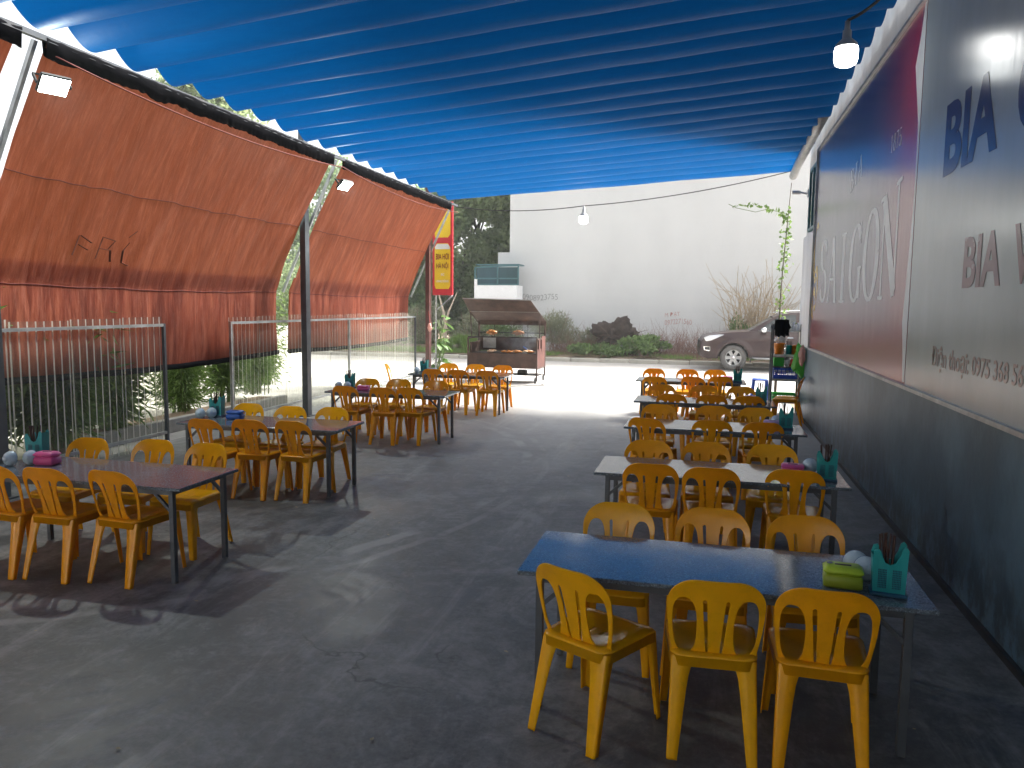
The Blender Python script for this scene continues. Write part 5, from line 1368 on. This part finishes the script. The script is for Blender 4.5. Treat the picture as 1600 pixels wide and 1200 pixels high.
# raised hood: underside seen from the yard
hd_ = MB(); p0 = [(-.02, D_, 1.42), (W_+.03, D_, 1.42)]; p1 = [(-.10, .42, 1.74), (W_-.05, .42, 1.74)]; p2 = [(-.14, -.03, 2.06), (W_-.17, -.03, 2.03)]; p00 = [(-.02, D_-.02, 1.50), (W_+.03, D_-.02, 1.50)]
for a, b, nm in ((p00, p1, 'hood_sheet'), (p1, p2, 'hood_sheet'), (p0, p00, 'hood_lip')):
    v = [Vector(a[0]), Vector(a[1]), Vector(b[1]), Vector(b[0])]; n_ = (v[1]-v[0]).cross(v[3]-v[0]).normalized()*.006
    MB().add([q+n_ for q in v]+[q-n_ for q in v], [(0, 1, 2, 3), (7, 6, 5, 4), (0, 4, 5, 1), (1, 5, 6, 2), (2, 6, 7, 3), (3, 7, 4, 0)]).mk(nm, M['rust'], gc)
cb_(p1[0], p1[1], .018, 'galv', 'hood_seam'); cb_(p2[0], p2[1], .022, 'galv', 'hood_edge'); cb_((0, D_, 1.42), p1[0], .02, 'rust'); cb_((0, .3, 1.10), (-.08, .45, 1.70), .02, 'rust', 'hood_prop'); cb_((W_, .3, 1.10), (W_-.03, .45, 1.70), .02, 'rust', 'hood_prop')
for x_, y_ in ((.06, .0), (W_-.03, .0), (.06, D_), (W_-.03, D_)):
    wl = MB().lathe([(.001, -.02), (.05, -.02), (.075, -.015), (.078, 0), (.075, .015), (.05, .02), (.001, .02)], 16, T=Matrix.Translation((x_, y_, .075)) @ Matrix.Rotation(PI/2, 4, 'Y')).mk('wheel', M['dark'], gc, True)
rnd = random.Random(12)
for i, (x_, lab) in enumerate(((.62, 'heap of pale grilled meat at the left of the grill'), (.98, 'orange grilled chicken in the middle of the grill'), (1.28, 'pale grilled meat near the smoke on the grill'), (1.56, 'strips of grilled meat at the right end of the grill'))):
    fo = thing('grilled_meat', lab, 'food', (-5.73+x_, 18.42, .728))
    for k in range(5): lumpy('piece', (rnd.uniform(-.12, .12), rnd.uniform(-.1, .1), .025+rnd.random()*.03), rnd.uniform(.05, .10), rnd.uniform(.03, .06), rnd.uniform(.02, .035), M['food' if (i == 1 or k % 2) else 'foodpale'], None, None, i*7+k, .5, 8, fo)
for i, (x_, lab) in enumerate(((.36, 'left roast hanging on the rear spit bar of the cart'), (1.05, 'right orange roast on the rear spit bar of the cart'))):
    fo = thing('spit_roast', lab, 'food', (-5.73+x_, 18.25+D_, 1.20)); lumpy('meat', (0, -.02, 0), .14, .05, .055, M['food'], None, None, 40+i, .6, 12, fo); MB().tube([(-.2, 0, 0), (.2, 0, .02)], .008, 5).mk('skewer', M['soot'], fo)
tn = thing('tongs', 'blue handled tongs leaning at the right of the grill', 'tongs', (-5.73+1.5, 18.45, .75))
MB().bar((-.14, 0, .14), (-.04, 0, .07), .018).mk('handle', M['blue_box'], tn); MB().bar((-.04, 0, .07), (.14, 0, 0), .010).bar((-.04, .02, .07), (.12, .03, 0), .010).mk('arm', M['galv'], tn)
cable('power_cable', [(-3.98, 18.3, .02), (-3.7, 17.9, .012), (-4.6, 17.2, .012), (-5.6, 16.6, .012)], 0.0, .008, 'thin cable trailing on the ground from the grill cart', 'cable')
# smoke over the coals
def m_smoke():
    t = NT('grill_smoke'); v = t.n('ShaderNodeVolumePrincipled'); v.inputs['Color'].default_value = (.80, .86, .95, 1)
    s_ = t.n('ShaderNodeSeparateXYZ'); t.l(t.co('Generated'), s_.inputs[0])
    ln = t.n('ShaderNodeVectorMath', operation='DISTANCE'); t.l(t.co('Generated'), ln.inputs[0]); ln.inputs[1].default_value = (.5, .5, .42)
    fall = t.ramp(ln.outputs['Value'], [(0.12, (1, 1, 1)), (0.5, (0, 0, 0))])
    d = t.math('MULTIPLY', t.ramp(t.noise(5, 5, .7), [(.4, (0, 0, 0)), (.75, (1, 1, 1))]), t.math('MULTIPLY', fall, 3.2)); t.l(d, v.inputs['Density'])
    t.l(v.outputs[0], t.out.inputs['Volume']); return t.m
tag(MB().box((0, 0, 0), (1.2, .7, 1.0)).mk('smoke', m_smoke(), loc=(-4.55, 18.75, 1.22)), 'thin bluish smoke rising over the coals of the grill cart', 'smoke', kind='stuff')

# ------------------------------------------------------------------ parked car (front faces left)
CX, CY, CW = -.20, 24.12, 1.84     # nose x, near side y, width
car = thing('parked_car', 'brown pickup style car parked across the road, front end to the left', 'car', (CX, CY, 0))
GZ = 0.40; WR = .39; WB = (1.02, 4.17)
low = [(.06, .42), (.02, .60), (.03, .80), (.10, .93), (.20, 1.02), (.42, 1.09), (.80, 1.145), (1.25, 1.18), (1.50, 1.20), (1.9, 1.21), (5.10, 1.20), (5.18, 1.10), (5.20, .70), (5.15, .52), (4.9, .42), (1.7, .40), (.55, .36), (.25, .34)]
def hw(x, z):
    n_ = max(0, .55-x)/.55; t_ = max(0, x-4.9)/.35
    h = CW/2-.30*n_**2.2-.10*t_**2
    h -= .06*max(0, (z-.95)/.3)**1.6+.045*max(0, (.6-z)/.25)**1.5
    for wx in WB:
        d = abs(math.hypot(x-wx, z-WR)-.49); h += .035*math.exp(-(d/.055)**2)*(z > .3)
    h += .012*math.exp(-((z-.98)/.03)**2)
    return h
ps = poly_sdf(low)
def fb(x, z):
    d = ps(x, z)
    for wx in WB: d = max(d, .445-math.hypot(x-wx, (z-WR)))
    return d
V, F = sdf_sheet(fb, -.02, 5.24, .30, 1.24, 132, 26)
n_ = len(V); vsb = [(x, CW/2-hw(x, z), z) for x, z in V]+[(x, CW/2+hw(x, z), z) for x, z in V]
fsb = [list(reversed(f)) for f in F]; fsb = [list(f) for f in F]+[[i+n_ for i in reversed(f)] for f in F]
K = 6
for a, b in border(F):
    top = V[a][1] > 1.0; prev = (a, b)
    ids = []
    for k in range(1, K):
        t = k/K; r = []
        for v_ in (a, b):
            x, z = V[v_]; y = lerp(CW/2-hw(x, z), CW/2+hw(x, z), t); bulge = 4*t*(1-t)
            r.append((x-(.10*bulge if x < .35 and z > .36 else 0), y, z+(.035*bulge if (z > .95 and x > .12) else 0)))
        vsb += r; ids.append((len(vsb)-2, len(vsb)-1))
    chain = [(a, b)]+ids+[(a+n_, b+n_)]
    for (p, q), (p2_, q2) in zip(chain[:-1], chain[1:]): fsb.append([q, p, p2_, q2])
import bmesh
def weld(me, d=1e-4):
    bm = bmesh.new(); bm.from_mesh(me); bmesh.ops.remove_doubles(bm, verts=bm.verts, dist=d); bmesh.ops.recalc_face_normals(bm, faces=bm.faces); bm.to_mesh(me); bm.free()
    for p in me.polygons: p.use_smooth = True
def sharp(me, deg):
    me.set_sharp_from_angle(angle=math.radians(deg))
bm_ = mesh('body', vsb, fsb, M['car'], True); weld(bm_); sharp(bm_, 38); put('body', bm_, car)
# greenhouse
cabp = [(1.42, 1.19), (2.02, 1.56), (2.25, 1.68), (2.6, 1.755), (3.2, 1.785), (3.9, 1.77), (4.25, 1.72), (4.75, 1.22), (4.75, 1.17), (1.42, 1.17)]
def hw2(x, z): return CW/2-.075-.30*max(0, (z-1.2))**1.15-.06*max(0, (2.0-x))
winp = [[(1.74, 1.255), (2.13, 1.54), (2.32, 1.635), (2.60, 1.69), (2.78, 1.70), (2.78, 1.255)], [(2.87, 1.255), (2.87, 1.705), (3.5, 1.70), (3.72, 1.66), (3.95, 1.255)], [(4.05, 1.255), (3.84, 1.64), (4.12, 1.62), (4.45, 1.255)]]
pc = poly_sdf(cabp); pw = [poly_sdf(w_) for w_ in winp]
V, F = sdf_sheet(lambda x, z: max(pc(x, z), -min(p(x, z) for p in pw)), 1.40, 4.78, 1.165, 1.80, 100, 24)
n_ = len(V); vsb = [(x, CW/2-hw2(x, z), z) for x, z in V]+[(x, CW/2+hw2(x, z), z) for x, z in V]
fsb = [list(f) for f in F]+[[i+n_ for i in reversed(f)] for f in F]
for a, b in border(F):
    if pc(*V[a]) < -.01 or V[a][1] < 1.18: continue
    if V[a][0] < 2.15 and V[a][1] < 1.62: continue     # windscreen opening
    prev = (a, b)
    for k in range(1, 6):
        t = k/5
        if k == 5: cur = (a+n_, b+n_)
        else:
            for v_ in (a, b):
                x, z = V[v_]; vsb.append((x, lerp(CW/2-hw2(x, z), CW/2+hw2(x, z), t), z+.035*4*t*(1-t)))
            cur = (len(vsb)-2, len(vsb)-1)
        fsb.append([prev[1], prev[0], cur[0], cur[1]]); prev = cur
cb2 = mesh('cab', vsb, fsb, M['car'], True); weld(cb2); sharp(cb2, 40); put('cab', cb2, car)
for w_ in winp[:3]:
    for sgn in (-1, 1):
        v = [(x, CW/2+sgn*(hw2(x, z)-.012), z) for x, z in w_]; put('side_window', mesh('side_window', v, [tuple(range(len(v))) if sgn < 0 else tuple(range(len(v)-1, -1, -1))], M['glass']), car)
wsv = []
for k in range(7):
    t = k/6
    for x, z in ((1.44, 1.19), (2.12, 1.61)): wsv.append((x-.06*4*t*(1-t), lerp(CW/2-hw2(x, z)+.03, CW/2+hw2(x, z)-.03, t), z+.012*4*t*(1-t)))
put('windscreen', mesh('windscreen', wsv, [(2*k, 2*k+2, 2*k+3, 2*k+1) for k in range(6)], M['glass'], True), car)
for sgn in (-1, 1):
    MB().tube([(2.2, CW/2+sgn*.60, 1.74), (2.35, CW/2+sgn*.60, 1.80), (3.3, CW/2+sgn*.60, 1.845), (3.9, CW/2+sgn*.60, 1.82), (4.0, CW/2+sgn*.60, 1.77)], .018, 6).mk('roof_rail', M['chrome'], car, True)
def proud(pts, off, m, name, sgn=-1, parent=None, hwf=hw, res=(20, 14)):
    f = poly_sdf(pts); xs = [p[0] for p in pts]; zs = [p[1] for p in pts]
    V, F = sdf_sheet(f, min(xs)-.01, max(xs)+.01, min(zs)-.01, max(zs)+.01, *res)
    n_ = len(V); vs = [(x, CW/2+sgn*(hwf(x, z)+off), z) for x, z in V]+[(x, CW/2+sgn*(hwf(x, z)-.01), z) for x, z in V]
    fs = [list(f_) for f_ in F]+[[b, a, a+n_, b+n_] for a, b in border(F)]
    if sgn > 0: fs = [f_[::-1] for f_ in fs]
    me = mesh(name, vs, fs, m, True); sharp(me, 40)
    return put(name, me, parent or car)
for sgn in (-1, 1):
    dr = proud([(1.60, .52), (1.58, 1.18), (2.80, 1.20), (2.80, .52)], .006, M['car'], 'door', sgn, res=(26, 16))
    MB().box((2.62, CW/2+sgn*(CW/2+.012), 1.02), (.17, .03, .03), bev=.008).mk('handle', M['chrome'], dr)
    proud([(2.83, .52), (2.83, 1.20), (3.78, 1.20), (3.70, .95), (3.62, .85), (3.60, .52)], .006, M['car'], 'door', sgn, res=(26, 16))
    proud([(.20, .87), (.13, .98), (.30, 1.055), (.58, 1.09), (.74, 1.085), (.60, 1.02), (.35, .90)], .008, M['lens'], 'headlight', sgn)
    proud([(.15, .60), (.13, .71), (.33, .71), (.34, .60), (.29, .57)], .010, M['chrome'], 'fog_lamp_trim', sgn)
    proud([(.17, .615), (.17, .70), (.31, .70), (.32, .61)], .018, M['dark'], 'fog_lamp', sgn)
    proud([(1.68, 1.205), (1.68, 1.225), (3.95, 1.225), (3.95, 1.205)], .004, M['chrome'], 'belt_trim', sgn, hwf=lambda x, z: hw2(x, 1.2)+.012, res=(40, 3))
    mr = MB().box((1.86, CW/2+sgn*(CW/2+.13), 1.235), (.16, .22, .17), bev=.05).mk('mirror', M['chrome'], car, True)
    MB().box((1.90, CW/2+sgn*(CW/2+.04), 1.17), (.08, .16, .05), bev=.015).mk('mirror_arm', M['dark'], mr)
    MB().tube([(1.55, CW/2+sgn*.90, .40), (1.7, CW/2+sgn*.95, .385), (3.6, CW/2+sgn*.95, .385), (3.7, CW/2+sgn*.90, .40)], .035, 8).mk('side_step', M['alloy'], car, True)
    MB().box((1.52, CW/2+sgn*.86, .37), (.02, .16, .22)).mk('mud_flap', M['dark'], car)
    for wx in WB:
        # wheel well lining, flared arch lip
        arc = [(wx-.47*math.cos(PI*k/20)*1.0, CW/2+sgn*(CW/2-.02), WR+.47*math.sin(PI*k/20)) for k in range(0, 21)]
        MB().tube(arc, .028, 6).mk('wheel_arch', M['car'], car, True)
        TT = Matrix.Translation((wx, CW/2+sgn*(CW/2-.15), WR)) @ Matrix.Rotation(PI/2*(1 if sgn < 0 else -1), 4, 'X')
        wl = MB().lathe([(.235, .10), (.245, .122), (.30, .128), (.355, .118), (.385, .085), (.390, 0), (.385, -.085), (.35, -.115), (.25, -.12), (.235, -.10), (.235, .10)], 40, T=TT).mk('wheel', M['tyre'], car, True)
        MB().lathe([(.238, .112), (.225, .10), (.215, .03), (.001, .02)], 32, T=TT).mk('rim_barrel', M['dark'], wl, True)
        MB().lathe([(.238, .118), (.228, .121), (.212, .108), (.212, .09)], 36, T=TT).mk('rim', M['alloy'], wl, True)
        sp = MB()
        for k in range(6):
            RT = TT @ Matrix.Rotation(k*PI/3, 4, 'Z')
            sp.add([(.04, -.042, .105), (.04, .042, .105), (.218, .050, .112), (.218, -.050, .112), (.04, -.045, .07), (.04, .045, .07), (.218, .055, .08), (.218, -.055, .08), (.13, 0, .098), ], [(0, 3, 8), (3, 2, 8), (2, 1, 8), (1, 0, 8), (0, 4, 7, 3), (1, 2, 6, 5), (3, 7, 6, 2)], T=RT)
        sp.mk('spokes', M['alloy'], wl); MB().lathe([(.001, .118), (.04, .116), (.052, .10), (.052, .07)], 18, T=TT).mk('hub_cap', M['chrome'], wl, True)
MB().box((-.045, CW/2, .56), (.015, .46, .12), bev=.004).mk('number_plate', M['white_board'], car)
MB().box((2.7, CW/2, .56), (4.6, 1.3, .30)).mk('underbody', M['dark'], car)
MB().box((-.02, CW/2, .80), (.06, .95, .24), bev=.02).mk('grille', M['dark'], car)

hz = bpy.data.materials.new('thin_haze'); hz.use_nodes = True; hz.node_tree.nodes.clear()
hv = hz.node_tree.nodes.new('ShaderNodeVolumePrincipled'); hv.inputs['Color'].default_value = (.92, .95, .96, 1); hv.inputs['Density'].default_value = 0.0024
ho = hz.node_tree.nodes.new('ShaderNodeOutputMaterial'); hz.node_tree.links.new(hv.outputs[0], ho.inputs['Volume'])
tag(MB().box((0, 15, 7.1), (142, 112, 16.2)).mk('haze', hz), 'thin smoky haze over the yard and road', 'haze', kind='stuff')
# ------------------------------------------------------------------ loose bits on the floor
rnd = random.Random(50); it = []
for _ in range(60):
    x = rnd.uniform(-6.2, 1.2); y = rnd.uniform(2.5, 16)
    it.append((Vector((x, y, .009)), Vector((rnd.gauss(0, 1), rnd.gauss(0, 1), .1)), Vector((0, 0, 1)), rnd.uniform(.015, .05), .018))
tag(leaves('floor_litter', it, M['drygrass']), 'tiny dead leaves and scraps scattered on the concrete floor', 'litter', kind='stuff')
